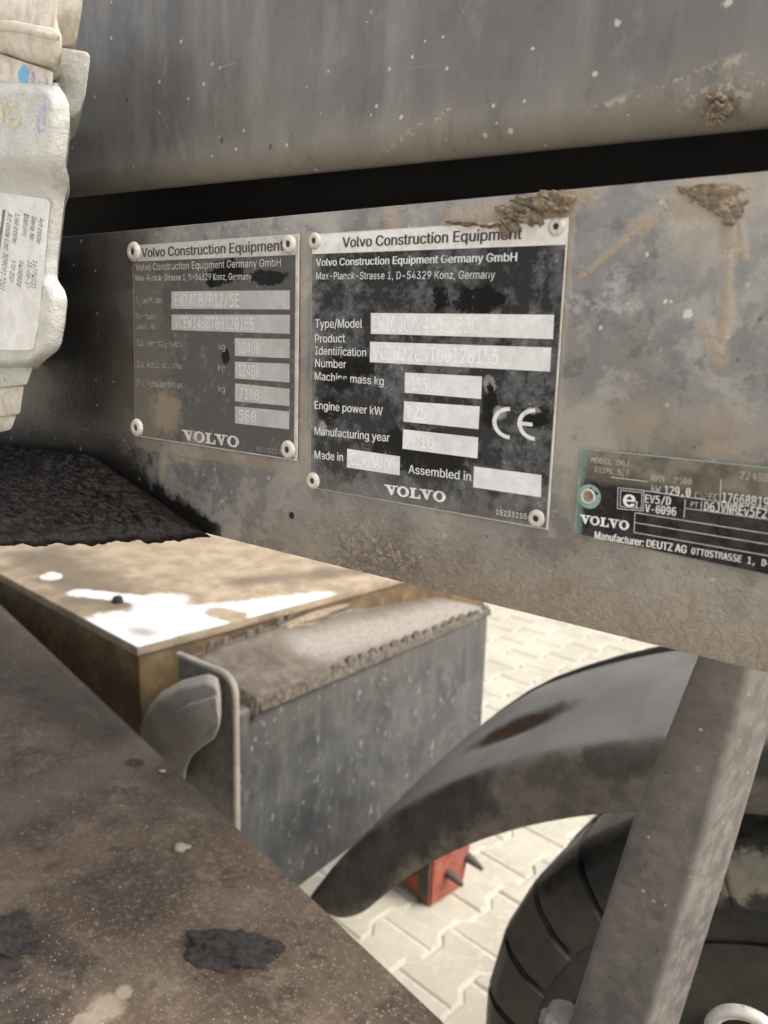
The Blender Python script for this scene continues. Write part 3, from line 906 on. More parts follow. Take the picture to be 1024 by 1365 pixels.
o = put('cover_sheet', bm, MT['hood'], hood)
md = o.modifiers.new('thickness', 'SOLIDIFY')
md.thickness = 0.003
md.offset = 0

body = thing('machine_body', 'black inside of the machine in the gap between cover and frame plate', 'machine body', (0.1, 0.3, 0.0))
put('bulkhead', box(-1.5, 0.30, 0.075, 0.48, 0.0, 0.42, 0.004), MT['void'], body)  # unseen bulk behind the gap, its extent set to shade the storage box
put('floor_sheet', box(-1.5, 0.8, 0.0135, 0.074, -0.03, -0.022), MT['void'], body)


# ------------------------------------------------------------------ lettering
def bundled_font(name):
    try:                                   # typeface that ships inside Blender itself
        return bpy.data.fonts.load(bpy.utils.resource_path('LOCAL') + '/datafiles/fonts/' + name)
    except Exception:
        return None


SANS, MONO = bundled_font('Inter.woff2'), bundled_font('DejaVuSansMono.woff2')


def text_mesh(body, mono=False):
    cu = bpy.data.curves.new('lettering', 'FONT')
    cu.body = body
    fnt = MONO if mono else SANS
    if fnt:
        cu.font = fnt
    cu.size = 1
    cu.resolution_u = 3
    return cu


def measure_cap():
    cu = text_mesh('H')
    o = bpy.data.objects.new('t', cu)
    col.objects.link(o)
    bpy.context.view_layer.update()
    h = o.dimensions.y
    bpy.data.objects.remove(o)
    return h


CAPH = measure_cap()


def lettering(body, p0, p1, h, mat, parent, lift=0.0006, bold=0.0, mono=False):
    """flat print: baseline from photo pixel p0 to p1 on the plate, capital height h pixels"""
    cu = text_mesh(body, mono)
    o = bpy.data.objects.new('t', cu)
    col.objects.link(o)
    dg = bpy.context.evaluated_depsgraph_get()
    me = bpy.data.meshes.new_from_object(o.evaluated_get(dg))
    bpy.data.objects.remove(o)
    bpy.data.curves.remove(cu)
    P = lambda x, y: pan(x, y, -lift)
    A, B_ = P(*p0), P(*p1)
    ux = (B_ - A)
    L = ux.length
    ux.normalize()
    T = P(p0[0], p0[1] - h) - A
    hh = (T - ux * T.dot(ux)).length
    uy = (T - ux * T.dot(ux)).normalized()
    xs = [v.co.x for v in me.vertices]
    x0, x1 = min(xs), max(xs)
    for v in me.vertices:
        v.co = A + ux * ((v.co.x - x0) / (x1 - x0) * L) + uy * (v.co.y / CAPH * hh)
    if bold:                                  # heavier weight: the outlines laid twice more, a hair apart
        bm = bmesh.new()
        for k, dx in enumerate((0, -bold, bold)):
            n0 = len(bm.verts)
            bm.from_mesh(me)
            bm.verts.ensure_lookup_table()
            bmesh.ops.translate(bm, verts=bm.verts[n0:], vec=ux * (dx * hh * 1.6) + Vector((0, -0.000006 * k, 0)))
        bm.to_mesh(me)
        bm.free()
    me.materials.clear()
    me.materials.append(mat)
    return put('lettering', me, mat, parent)


def quad_part(name, px, lift, mat, parent, thick=0.0):
    c = [pan(x, y, -lift) for x, y in px]
    if thick:
        bm = solid(c, (0, thick, 0), 0.0)
    else:
        bm = bmesh.new()
        bm.faces.new([bm.verts.new(p) for p in c][::-1])
    return put(name, bm, mat, parent)


def slab_letters(p0, p1, h, mat, parent, lift=0.0006, name='emblem_lettering'):
    """wide slab-serif word V O L V O drawn as strokes; p0, p1 = top left and top right pixels"""
    bm = bmesh.new()
    A, B_ = pan(*p0, -lift), pan(*p1, -lift)
    ux = B_ - A
    L = ux.length
    ux.normalize()
    T = A - pan(p0[0], p0[1] + h, -lift)
    uy = (T - ux * T.dot(ux)).normalized()
    H = (T - ux * T.dot(ux)).length

    def P(x, y):
        return A + ux * (x * L) + uy * ((y - 1) * H)

    lay = [0]
    def poly(pts):
        k = -uy.cross(ux) * 0  # single sheet
        bm.faces.new([bm.verts.new(P(x, y) + Vector((0, -0.000004 * lay[0], 0))) for x, y in pts])
        lay[0] += 1

    def vee(x, wd):
        poly([(x + .12 * wd, .9), (x + .40 * wd, .9), (x + .66 * wd, .25), (x + .56 * wd, 0), (x + .48 * wd, 0)])
        poly([(x + .66 * wd, .9), (x + .80 * wd, .9), (x + .56 * wd, 0), (x + .50 * wd, .12)])
        poly([(x, 1), (x + .52 * wd, 1), (x + .52 * wd, .86), (x, .86)])
        poly([(x + .58 * wd, 1), (x + wd, 1), (x + wd, .86), (x + .58 * wd, .86)])

    def oh(x, wd):
        n = 20
        for k in range(n):
            t0, t1 = 2 * PI * k / n, 2 * PI * (k + 1) / n
            q = [(x + wd * (.5 + ro * math.cos(t)), .5 + rz * math.sin(t)) for t, ro, rz in
                 ((t0, .5, .53), (t1, .5, .53), (t1, .23, .36), (t0, .23, .36))]
            bm.faces.new([bm.verts.new(P(*z)) for z in q])

    def ell(x, wd):
        poly([(x + .14 * wd, .95), (x + .46 * wd, .95), (x + .46 * wd, .05), (x + .14 * wd, .05)])
        poly([(x, 1), (x + .62 * wd, 1), (x + .62 * wd, .86), (x, .86)])
        poly([(x, 0), (x, .14), (x + wd, .14), (x + wd, 0)])
        poly([(x + .80 * wd, .12), (x + wd, .12), (x + wd, .42), (x + .88 * wd, .42)])
    vee(0, .235)
    oh(.215, .20)
    ell(.425, .175)
    vee(.585, .225)
    oh(.80, .20)
    bmesh.ops.recalc_face_normals(bm, faces=bm.faces)
    return put(name, bm, mat, parent)


def rivet(px, py, rpx, parent, lift):
    c = pan(px, py)
    e = pan(px + rpx, py)
    r = (e - c).length * 1.02
    pr = [(r * 1.0, 0.0), (r * 1.0, r * 0.10), (r * 0.86, r * 0.30), (r * 0.62, r * 0.40), (r * 0.40, r * 0.36), (r * 0.34, r * 0.20)]
    o = put('rivet', lathe(pr, (c.x, -lift, c.z), (0, -1, 0), 20), MT['rivet'], parent)
    dx = random.uniform(-0.1, 0.1) * r
    put('rivet_bore', lathe([(r * 0.36, r * 0.20), (0.0, r * 0.14)], (c.x, -lift, c.z), (0, -1, 0), 12), MT['rivet_hole'], o)
    return o


def plate_slab(corners, thick, mat, parent, rad=0.0012):
    c = [pan(x, y, -thick) for x, y in corners]
    return put('plate_sheet', solid(c, (0, thick - 0.0003, 0), 0.0003, 1), mat, parent)


# ---- right hand black plate
p2 = thing('data_plate', 'larger black data plate with white title band, conformity mark and glossy clean print', 'data plate', pan(570, 690))
TH = 0.0010
plate_slab([(415.6, 312), (758.3, 289), (730.5, 707), (412.8, 650)], TH, MT['plate'], p2)
L1, L2 = TH + 0.00012, TH + 0.00024
quad_part('title_band', [(416.5, 313.5), (757.0, 290.6), (754.2, 325.8), (416.2, 338.5)], L1, MT['band2'], p2)
quad_part('printed_field', [(416.2, 338.9), (754.0, 326.3), (727.5, 704), (414.0, 649)], L1, MT['print2'], p2)
for q in ([(494.4, 417.1), (738.8, 419.5), (737.4, 452), (494.4, 444.8)], [(493.4, 455.4), (735, 463.2), (733.3, 495.4), (493.1, 482.7)],
          [(539.9, 496.4), (642.7, 501.8), (641.4, 531.9), (539.5, 523.4)], [(538.8, 534.7), (639.7, 541.8), (638, 572.1), (537.8, 561.9)],
          [(537.5, 572.1), (637.6, 583.1), (636.6, 611.1), (536.5, 598.1)], [(463, 598.1), (533.4, 608.4), (532.7, 633.6), (462.6, 623)],
          [(632.1, 621.7), (722, 633.3), (721.3, 663), (630.8, 649.4)]):
    quad_part('value_field', q, L2, MT['field2'], p2)
W2 = MT['ink_white2']
lf = L2 + 0.00005
for t, a, b, h, mt, bd in (
        ('Volvo Construction Equipment', (456.8, 329.8), (695, 318.6), 13.4, MT['ink_dark'], 0.028),
        ('Volvo Construction Equipment Germany GmbH', (421.5, 354.6), (688.7, 348), 9.6, W2, 0.028),
        ('Max-Planck-Strasse 1, D-54329 Konz, Germany', (421.5, 372.4), (659.7, 371.3), 9.3, W2, 0.0),
        ('Type/Model', (420.3, 436.9), (482.8, 436.9), 11.3, W2, 0.012),
        ('Product', (420.3, 456.7), (460.2, 456), 10.6, W2, 0.012),
        ('Identification', (420.3, 472.4), (487.9, 475.2), 10.6, W2, 0.012),
        ('Number', (420.3, 488.9), (461.5, 490.8), 10.6, W2, 0.012),
        ('Machine mass kg', (419.6, 506), (511.5, 513.5), 10.4, W2, 0.012),
        ('Engine power kW', (419.6, 544.8), (510.1, 553.7), 10.4, W2, 0.012),
        ('Manufacturing year', (419.6, 579.3), (519.4, 588.9), 10.4, W2, 0.012),
        ('Made in', (419.6, 611), (457.2, 614.8), 10.6, W2, 0.012),
        ('Assembled in', (544.7, 630.6), (627.7, 641.2), 11.2, W2, 0.012),
        ('15233155', (661.2, 685.9), (702.2, 692.1), 7.0, W2, 0.0)):
    lettering(t, a, b, h, mt, p2, lf, bd)
for t, a, b, h in (('EW160C/P4-D223BC', (497, 441), (636, 444), 19), ('VCEW220ST00120155', (497, 479), (664, 486), 18), ('15580', (548, 519.5), (586, 522.5), 16),
                   ('125', (542, 557), (568, 559.5), 16), ('2010', (541, 594), (578, 598.5), 16), ('GERMANY', (467, 619), (523, 627.5), 15)):
    o = lettering(t, a, b, h, MT['stamp'], p2, lf, 0.0, True)
    o.name = 'stamped_value'
slab_letters((512.5, 645.5), (594.5, 655.8), 13.4, W2, p2, lf)


def ce_mark(parent, lift):
    bm = bmesh.new()
    for (tl, bar) in (((656.5, 540.5), False), ((690, 542.5), True)):
        A = pan(tl[0], tl[1], -lift)
        B_ = pan(tl[0] + 23.5, tl[1] + 2.2, -lift)
        D = pan(tl[0] - 0.3, tl[1] + 42.5, -lift)
        ux, uz = B_ - A, D - A
        n = 16
        for k in range(n):
            t0, t1 = PI / 2 + PI * k / n, PI / 2 + PI * (k + 1) / n
            q = [A + ux * (1 + r * math.cos(t)) + uz * (.5 - .5 * r * math.sin(t)) for t, r in ((t0, 1), (t1, 1), (t1, .76), (t0, .76))]
            bm.faces.new([bm.verts.new(p) for p in q])
        if bar:
            q = [A + ux * x + uz * y + Vector((0, -0.00001, 0)) for x, y in ((.2, .44), (.86, .44), (.86, .56), (.2, .56))]
            bm.faces.new([bm.verts.new(p) for p in q])
    bmesh.ops.recalc_face_normals(bm, faces=bm.faces)
    put('conformity_mark', bm, W2, parent)


ce_mark(p2, lf)
for x, y, r in ((422, 321.5, 8.0), (744, 302.7, 11.0), (717, 690.5, 10.8), (419.8, 640.5, 8.4)):
    rivet(x, y, r, p2, TH)

# ---- left hand dusty plate
p1 = thing('data_plate', 'smaller dusty grey data plate nearest the silver casting, print almost rubbed away', 'data plate', pan(290, 600))
plate_slab([(176, 326.8), (398.9, 311.5), (396.2, 615), (180, 581.5)], TH, MT['plate'], p1)
quad_part('title_band', [(176.6, 328), (397.4, 312.8), (395.2, 339.3), (176.3, 348.3)], L1, MT['band1'], p1)
quad_part('printed_field', [(177.2, 348.7), (394.0, 339.8), (391.8, 612.2), (180.6, 580)], L1, MT['print1'], p1)
for q in ([(228.4, 388.3), (386.5, 386.9), (386.5, 412.4), (228.6, 411.5)], [(228.6, 419.2), (386.5, 419.5), (386.3, 445), (228.8, 439.8)],
          [(313, 450.6), (386.5, 452), (386.1, 477.6), (313.2, 474.3)], [(313.2, 482), (386.1, 484.8), (386.1, 509.9), (313.2, 504.3)],
          [(313.4, 510.9), (386, 518.3), (386, 541.4), (313.4, 534.8)], [(313.4, 541.4), (385.8, 548.5), (385.5, 572.4), (313.4, 564.2)]):
    quad_part('value_field', q, L2, MT['field1'], p1)
W1, W1b = MT['ink_white1'], MT['ink_white1b']
for t, a, b, h, mt, bd in (
        ('Volvo Construction Equipment', (189.2, 343), (377.7, 333.8), 12.2, MT['ink_dark1'], 0.028),
        ('Volvo Construction Equipment Germany GmbH', (180.9, 360.8), (374.4, 354.7), 9, W1b, 0.0),
        ('Max-Planck-Strasse 1, D-54329 Konz, Germany', (180.9, 374.1), (335.4, 372.8), 8, W1b, 0.0),
        ('Type/Model', (181.2, 405), (216.9, 404), 8.5, W1, 0.0),
        ('Product', (181.2, 426), (207, 425.4), 8, W1, 0.0),
        ('Ident.-Nr.', (181.2, 438.7), (210, 439.2), 8, W1, 0.0),
        ('Zul. Gesamtgewicht', (182.2, 461), (244, 462.4), 8.5, W1, 0.0),
        ('Zul. Achslast vorne', (182.5, 489.5), (242, 491.6), 8.5, W1, 0.0),
        ('Zul. Achslast hinten', (183, 514.3), (243, 518.0), 8.5, W1, 0.0),
        ('kg', (291, 466), (300, 466.5), 8.5, W1, 0.0), ('kg', (291, 494), (300, 494.6), 8.5, W1, 0.0), ('kg', (291, 522), (300, 523), 8.5, W1, 0.0),
        ('VOE 15233156', (342, 601), (378, 606.3), 6.0, W1, 0.0)):
    lettering(t, a, b, h, mt, p1, lf, bd)
for t, a, b, h in (('EW140B/P12/5E', (233, 408), (319, 409), 16), ('VCEW140BT00120165', (233, 437), (338, 440), 15), ('18400', (318, 471), (346, 472.5), 15),
                   ('12400', (318, 501), (346, 503), 15), ('7100', (319, 531), (345, 534), 14), ('560', (319, 560.5), (341, 563), 14)):
    o = lettering(t, a, b, h, MT['stamp1'], p1, lf, 0.0, True)
    o.name = 'stamped_value'
slab_letters((242.5, 572.5), (318.7, 582.0), 14, W1b, p1, lf)
for x, y, r in ((181.5, 336, 8.0), (388, 326, 8.6), (386.5, 599, 9.0), (185.5, 570, 7.4)):
    rivet(x, y, r, p1, TH)

# ---- engine plate at the right edge
p3 = thing('engine_plate', 'violet black engine plate with green corroded corner and open fixing hole at the right', 'data plate', pan(900, 740))


def lerp_px(a, b, t):
    return (a[0] + (b[0] - a[0]) * t, a[1] + (b[1] - a[1]) * t)


TL, TR, BR, BL = pan(774.7, 596.6), pan(1024, 622.4), pan(1024, 765.8), pan(765.5, 711)
ext = 1.75
TRX, BRX = TL + (TR - TL) * ext, BL + (BR - BL) * ext


def rounded(c, r, n=4):
    out = []
    for i in range(len(c)):
        p, a, b = c[i], c[i - 1], c[(i + 1) % len(c)]
        u, v = (a - p).normalized(), (b - p).normalized()
        s_, e_ = p + u * r, p + v * r
        for k in range(n + 1):
            t = k / n
            out.append(s_ * (1 - t) ** 2 + p * 2 * t * (1 - t) + e_ * t ** 2)
    return out


T3 = 0.0010
dn = Vector((0, -T3, 0))
put('plate_sheet', solid([p + dn for p in rounded([TL, TRX, BRX, BL], 0.0025)], (0, T3 - 0.0003, 0), 0.0003, 1), MT['plate3'], p3)
cen = (TL + TRX + BRX + BL) / 4
ins = [p + (cen - p).normalized() * 0.0012 for p in (TL, TRX, BRX, BL)]
bm = bmesh.new()
bm.faces.new([bm.verts.new(p + Vector((0, -T3 - 0.0001, 0))) for p in rounded(ins, 0.002)][::-1])
put('printed_field', bm, MT['print3'], p3)
hc = pan(785.8, 661.2)
put('fixing_hole', lathe([(0.0019, 0.00035), (0.0026, 0.0007), (0.0030, 0.00035)], (hc.x, -T3, hc.z), (0, -1, 0), 20), MT['rivet'], p3)
put('hole_dirt', lathe([(0.0020, 0.0004), (0.0, 0.0003)], (hc.x, -T3, hc.z), (0, -1, 0), 16), MT['mud'], p3)
s_ = Mat('verdigris ring')
nv = s_.noise(400, 5, 0.7, 301)
MT['verdigris'] = s_.out(s_.mix(nv, (0.13, 0.27, 0.24), (0.26, 0.36, 0.31)), 0.6, 0, mask=s_.ss(s_.noise(350, 4, 0.7, 303), 0.36, 0.42))
put('verdigris_ring', lathe([(0.0046, 0.00016), (0.0022, 0.00018)], (hc.x + 0.0004, -T3, hc.z), (0, -1, 0), 24), MT['verdigris'], p3)
W3, F3 = MT['ink_white3'], MT['ink_faint3']
l3 = T3 + 0.0002
for t, a, b, h, mt, bd in (
        ('MODEL D6J', (788, 616.5), (838.5, 621.5), 7, F3, 0.01), ('DISPL 5,7', (792.7, 629), (838, 634.5), 7, F3, 0.01),
        ('RPM  2000', (868, 641), (922, 646.5), 8, F3, 0.012), ('kW', (868, 655.7), (880, 657.5), 9, F3, 0.012),
        ('129,0', (886, 658.6), (920.3, 662), 10.8, W3, 0.012), ('CSPEC', (926, 664), (956.3, 667), 8.5, F3, 0.012),
        ('17668819', (962.7, 669), (1024, 676.4), 12.2, W3, 0.0), ('72498', (986, 638.5), (1024, 642.5), 10, F3, 0.0),
        ('EV5/D', (860, 669.8), (893.9, 673.4), 10.5, W3, 0.012), ('V-0096', (860, 682.3), (900.8, 687.6), 10.5, W3, 0.012),
        ('PT', (920.8, 675.3), (931, 676.6), 7, F3, 0.012), ('D6JVNREv5F2', (938.8, 680.2), (1021.5, 690.6), 11.6, W3, 0.006),
        ('Manufacturer: DEUTZ AG', (792.7, 717.8), (914.7, 737.7), 9.8, W3, 0.026), ('OTTOSTRASSE 1, D-', (921.6, 738.5), (1026, 756), 8.6, W3, 0.012),
        ('e', (831.2, 674.2), (845.5, 676), 21, W3, 0.03), ('1', (846.8, 676.0), (850.0, 676.6), 8, W3, 0.02)):
    lettering(t, a, b, h, mt, p3, l3, bd, mono=not t.startswith('Manuf') and t not in 'e1')
slab_letters((773.3, 685.5), (839.3, 694.8), 11.8, W3, p3, l3)


def rule_lines(segs, wpx, mat, parent, lift):
    bm = bmesh.new()
    for k, (a, b) in enumerate(segs):
        A, B_ = pan(*a, -lift), pan(*b, -lift)
        d = (B_ - A).normalized()
        nrm = Vector((d.z, 0, -d.x)) * wpx
        off = Vector((0, -0.000003 * k, 0))
        bm.faces.new([bm.verts.new(p + off) for p in (A - nrm, B_ - nrm, B_ + nrm, A + nrm)])
    bmesh.ops.recalc_face_normals(bm, faces=bm.faces)
    return put('ruled_lines', bm, mat, parent)


rule_lines([((824, 650.1), (858.7, 653.9)), ((858.7, 653.9), (857.9, 681)), ((857.9, 681), (823.2, 677.9)), ((823.2, 677.9), (824, 650.1)),
            ((827.5, 653.5), (856.2, 656.7)), ((855.9, 656.7), (855.3, 678)), ((855.3, 678), (826.8, 675)), ((826.8, 675), (827.5, 653.5)),
            ((846.8, 683.4), (1060, 717.2)), ((845.4, 696.4), (1060, 731.6)), ((845.4, 709.7), (1060, 747)), ((846.8, 683.4), (845.4, 709.7)),
            ((913.8, 665.5), (912, 690)), ((859, 654), (1060, 684)), ((935.5, 668), (934.8, 680.5)), ((961.8, 638.5), (960, 668)), ((914, 677.5), (1060, 697)),
            ((815, 636), (863, 642))], 0.00010, W3, p3, l3)

# ------------------------------------------------------------------ dried mud on frame plate and cover
mudl = bpy.data.meshes


def mud_patch(label, px_list, y, seed, thick, mat=MT['mud'], name='mud_clump', group=None):
    """one ragged clump: several noisy lobes fused along a path, pressed against the sheet"""
    bm = bmesh.new()
    for i, (px, py, rx, rz, rot) in enumerate(px_list):
        c = U(px, py, 1, y)
        k = (U(px + 1, py, 1, y) - c).length
        b2 = lump((c.x, y - thick * 0.25, c.z), (rx * k, thick * 0.8, rz * k), seed + i * 1.7, 5, 0.28, 1.9, rot=math.radians(rot))
        for v in b2.verts:
            v.co.y -= thick * 0.55 * (mnoise.noise(v.co * 330) + 0.6 * mnoise.noise(v.co * 800))
            v.co.x += 0.0011 * mnoise.noise(v.co * 420 + Vector((9, 0, 0)))
            v.co.z += 0.0011 * mnoise.noise(v.co * 420 + Vector((0, 9, 0)))
        me = bpy.data.meshes.new('tmp')
        b2.to_mesh(me)
        b2.free()
        bm.from_mesh(me)
        bpy.data.meshes.remove(me)
    return tag(put(name, bm, mat), label, 'mud')


mud_patch('ragged dried mud clump over the corner of the larger black data plate', [(722, 272, 38, 7, 12), (742, 264, 24, 8, 8), (690, 287, 30, 6, 22), (712, 288, 16, 8, 35), (682, 299, 15, 5, 25), (676, 308, 8, 6, 40), (640, 300, 40, 2.0, 8)], -0.0005, 4, 0.0030)
mud_patch('flat mud cake on the top edge of the frame plate with a long streak below', [(952, 254, 44, 8, 5), (962, 270, 36, 10, 8), (970, 284, 20, 9, 10), (925, 258, 24, 6, 22), (973, 296, 8, 9, 0)], 0.0005, 11, 0.0013)
mud_patch('small dark mud knob stuck to the lower edge of the engine cover', [(955, 157, 13, 11, 0), (966, 145, 13, 9, 20), (960, 133, 17, 5, 10)], HOOD_Y - 0.001, 21, 0.0045)

# ------------------------------------------------------------------ grease heap at the lower left of the frame plate
bm = bmesh.new()
A_, B_, C_, D_ = pan(282, 716, -0.001), U(-60, 757, 1, -0.12), pan(135, 615, -0.001), U(-60, 575, 1, -0.02)
B_ = B_ + (B_ - A_) * 0.7 + Vector((-0.05, 0.05, 0))
D_ = D_ + Vector((-0.22, 0.03, -0.02))
N = 150
rows, under = [], []
for i in range(N + 1):
    r, q = [], []
    for j in range(N + 1):
        u, v = i / N, j / N
        p = A_.lerp(B_, u).lerp(C_.lerp(D_, u), v)
        h = 0
        a, f = 1, 150
        for k in range(5):
            h += a * mnoise.noise(p * f + Vector((4, 2, 9)))
            a *= 0.62
            f *= 1.9
        rim = min(v, 1 - v, u * 1.5, 1 - u)
        ed = min(1, 9 * rim)
        rag = math.exp(-v / 0.10) * min(1, 12 * u)
        p = p + Vector((0, 0, 1)) * rag * (0.0022 * mnoise.noise(p * 130) + 0.0016 * mnoise.noise(p * 330) - 0.001)
        dome = math.sqrt(max(0, 1 - (1 - min(1, rim / 0.22)) ** 2))
        if i in (0, N) or j in (0, N):
            vt = bm.verts.new(p)
            r.append(vt)
            q.append(vt)
            continue
        r.append(bm.verts.new(p + Vector((0.2, -0.75, 0.6)) * (0.0042 * h * ed + 0.014 * dome)))
        q.append(bm.verts.new(p + Vector((-0.72, 0.62, -0.30)) * (0.030 * dome)))
    rows.append(r)
    under.append(q)
for i in range(N):
    for j in range(N):
        bm.faces.new((rows[i][j], rows[i + 1][j], rows[i + 1][j + 1], rows[i][j + 1]))
        if not (under[i][j] is rows[i][j] and under[i + 1][j + 1] is rows[i + 1][j + 1] and under[i + 1][j] is rows[i + 1][j] and under[i][j + 1] is rows[i][j + 1]):
            bm.faces.new((under[i][j], under[i][j + 1], under[i + 1][j + 1], under[i + 1][j]))
bmesh.ops.recalc_face_normals(bm, faces=bm.faces)
for f in bm.faces:
    f.smooth = True
tag(put('grease_heap', bm, MT['tar']), 'black crusted grease heap hanging under the left end of the frame plate', 'grease')

# ------------------------------------------------------------------ silver casting with sticker
YV = -0.055


def vp(px, py, y=YV):
    return U(px, py, 1, y)


valve = thing('hydraulic_valve', 'silver grey cast valve block with a paper sticker at the upper left', 'valve', vp(20, 480))
edge_px = [(104, 60), (112, 78), (124, 90), (138, 96), (160, 97), (205, 92), (235, 85), (250, 77), (262, 73), (290, 70), (345, 64), (368, 63), (376, 67), (386, 74), (398, 77),
           (430, 74), (458, 69), (468, 64), (475, 55), (481, 47), (487, 38), (492, 20)]


def edge_at(y):
    for (y0, x0), (y1, x1) in zip(edge_px, edge_px[1:]):
        if y0 <= y <= y1:
            return x0 + (x1 - x0) * (y - y0) / (y1 - y0)
    return edge_px[-1][1]


def smoothstep(a, b, v):
    t = min(1, max(0, (v - a) / (b - a)))
    return t * t * (3 - 2 * t)


bm = bmesh.new()
g_ = []
NY, RC = 110, 0.0065
for i in range(NY + 1):
    py = 104 + (492 - 104) * i / NY
    xe = sum(edge_at(min(492, max(104, py + q))) for q in (-2, 0, 2)) / 3
    yf = YV - 0.0065 * (1 - smoothstep(208, 252, py))
    endt = max(0, 1 - (py - 104) / 22, 1 - (492 - py) / 14)
    yf += 0.009 * (1 - math.sqrt(max(0, 1 - endt ** 2)))
    L_, E_ = vp(-110 + 0.06 * (py - 104), py, YV), vp(xe, py, YV)
    xr = E_.x - RC * 0.35
    row = []
    for k in range(6):
        t = k / 5
        x = L_.x + (xr - RC - L_.x) * t
        row.append((x, yf + 0.0006 * mnoise.noise(Vector((x * 60, py * 0.03, 1))), L_.z + (E_.z - L_.z) * t))
    for k in range(1, 7):
        f_ = math.radians(15 * k)
        row.append((xr - RC + RC * math.sin(f_), yf + RC - RC * math.cos(f_), E_.z))
    row.append((xr - 0.022, yf + RC + 0.014, E_.z))
    row.append((xr - 0.070, yf + RC + 0.040, E_.z))
    row.append((L_.x - 0.03, yf + RC + 0.040, L_.z))
    g_.append([bm.verts.new(p) for p in row])
for a, b in zip(g_, g_[1:]):
    for k in range(len(a)):
        k2 = (k + 1) % len(a)
        bm.faces.new((a[k], a[k2], b[k2], b[k]))
bm.faces.new(g_[0][::-1])
bm.faces.new(g_[-1])
bmesh.ops.recalc_face_normals(bm, faces=bm.faces)
put('cast_body', smooth(bm, 50), MT['cast'], valve)
lug = [(60, 62), (78, 60), (116, 67), (121, 74), (114, 128), (106, 150), (94, 158), (60, 150)]
put('side_lug', solid([vp(*p, YV + 0.012) for p in lug], (-0.0490, 0.028, 0), 0.003, 3, 60), MT['cast'], valve)
clip = [(-60, 66), (0, 70), (72, 94), (68, 124), (0, 108), (-60, 104)]
put('clamp_bar', solid([vp(*p, YV - 0.003) for p in clip], (-0.0525, 0.03, 0), 0.0012, 2), MT['cast_tan'], valve)
cap1 = [(-60, -30), (72, -30), (78, 0), (76, 30), (84, 46), (82, 78), (62, 80), (30, 72), (8, 62), (-60, 66)]
put('end_cap', solid([vp(*p, YV - 0.006) for p in cap1], (-0.0700, 0.04, 0), 0.005, 3, 60), MT['cast_tan'], valve)
cap2 = [(60, -30), (112, -30), (110, 10), (102, 56), (88, 60), (60, 54)]
put('rear_cap', solid([vp(*p, YV + 0.012) for p in cap2], (-0.0525, 0.03, 0), 0.004, 3, 60), MT['cast_tan'], valve)
rib = [(-60, 22), (20, 26), (70, 36), (80, 44), (78, 52), (20, 40), (-60, 36)]
put('cap_rib', solid([vp(*p, YV - 0.0075) for p in rib], (-0.0175, 0.01, 0), 0.0018, 3, 60), MT['cast_tan'], valve)
stem_px = [(-20, 482), (46, 486), (36, 514), (-20, 520)]
put('lower_collar', solid([vp(*p, YV + 0.008) for p in stem_px], (-0.0525, 0.03, 0), 0.002, 2), MT['cast'], valve)
stem2 = [(-20, 512), (33, 512), (27, 553), (-20, 560)]
put('lower_stem', solid([vp(*p, YV + 0.010) for p in stem2], (-0.0455, 0.026, 0), 0.002, 2), MT['cast_tan'], valve)
stem3 = [(-20, 550), (24, 551), (15, 574), (-20, 582)]
put('stem_nut', solid([vp(*p, YV + 0.012) for p in stem3], (-0.0385, 0.022, 0), 0.002, 2), MT['cast_tan'], valve)
xb = vp(62, 350).x
put('mounting_bracket', box(xb - 0.135, xb - 0.105, -0.011, -0.0004, vp(40, 440).z, vp(40, 300).z, 0.002), MT['darkiron'], valve)
# sticker
lab_px = [(-60, 248), (0, 256), (62, 265), (66, 270), (50, 436), (44, 465), (38, 467), (0, 466), (-60, 462)]
lab = put('paper_sticker', solid([vp(*p, YV - 0.0004) for p in lab_px], (0, 0.0003, 0)), MT['paper'], valve)


def sticker_text(t, p0, p1, capx, mat=MT['paper_ink']):
    """text reading downwards: p0 start, p1 end of the baseline (left side of the turned letters)"""
    cu = text_mesh(t)
    o = bpy.data.objects.new('t', cu)
    col.objects.link(o)
    me = bpy.data.meshes.new_from_object(o.evaluated_get(bpy.context.evaluated_depsgraph_get()))
    bpy.data.objects.remove(o)
    A, B_ = vp(*p0, YV - 0.0006), vp(*p1, YV - 0.0006)
    ux = B_ - A
    Lq = ux.length
    ux.normalize()
    T = vp(p0[0] + capx, p0[1], YV - 0.0006) - A
    uy = (T - ux * T.dot(ux))
    hh = uy.length
    uy.normalize()
    x0, x1 = min(v.co.x for v in me.vertices), max(v.co.x for v in me.vertices)
    for v in me.vertices:
        v.co = A + ux * ((v.co.x - x0) / (x1 - x0) * Lq) + uy * (v.co.y / CAPH * hh)
    me.materials.clear()
    r = put('lettering', me, mat, lab)
    return r


sticker_text('Art code:', (52.5, 289), (48.5, 324), 6.5)
sticker_text('Serie Nr.', (42.5, 287), (38.5, 320), 6.5)
sticker_text('Datum:', (32, 284), (29.5, 314), 6.5)
sticker_text('List code:', (20.5, 284), (16, 324), 6.5)
sticker_text('Art code List: 3090917201', (10, 282), (-1, 385), 7)
sticker_text('16774031', (44, 346), (41, 383), 6.5)
sticker_text('15-08-57', (37, 347), (33.5, 382), 6)
sticker_text('0400928', (25.5, 346), (22, 380), 6)
sticker_text('VTE 250', (15.5, 345), (12, 373), 6)
bm = bmesh.new()
q = [vp(*p, YV - 0.0006) for p in ((3.5, 279), (7, 279.5), (-2, 345), (-5, 345))]
bm.faces.new([bm.verts.new(p) for p in q])
put('ruled_line', bm, MT['paper_ink'], lab)


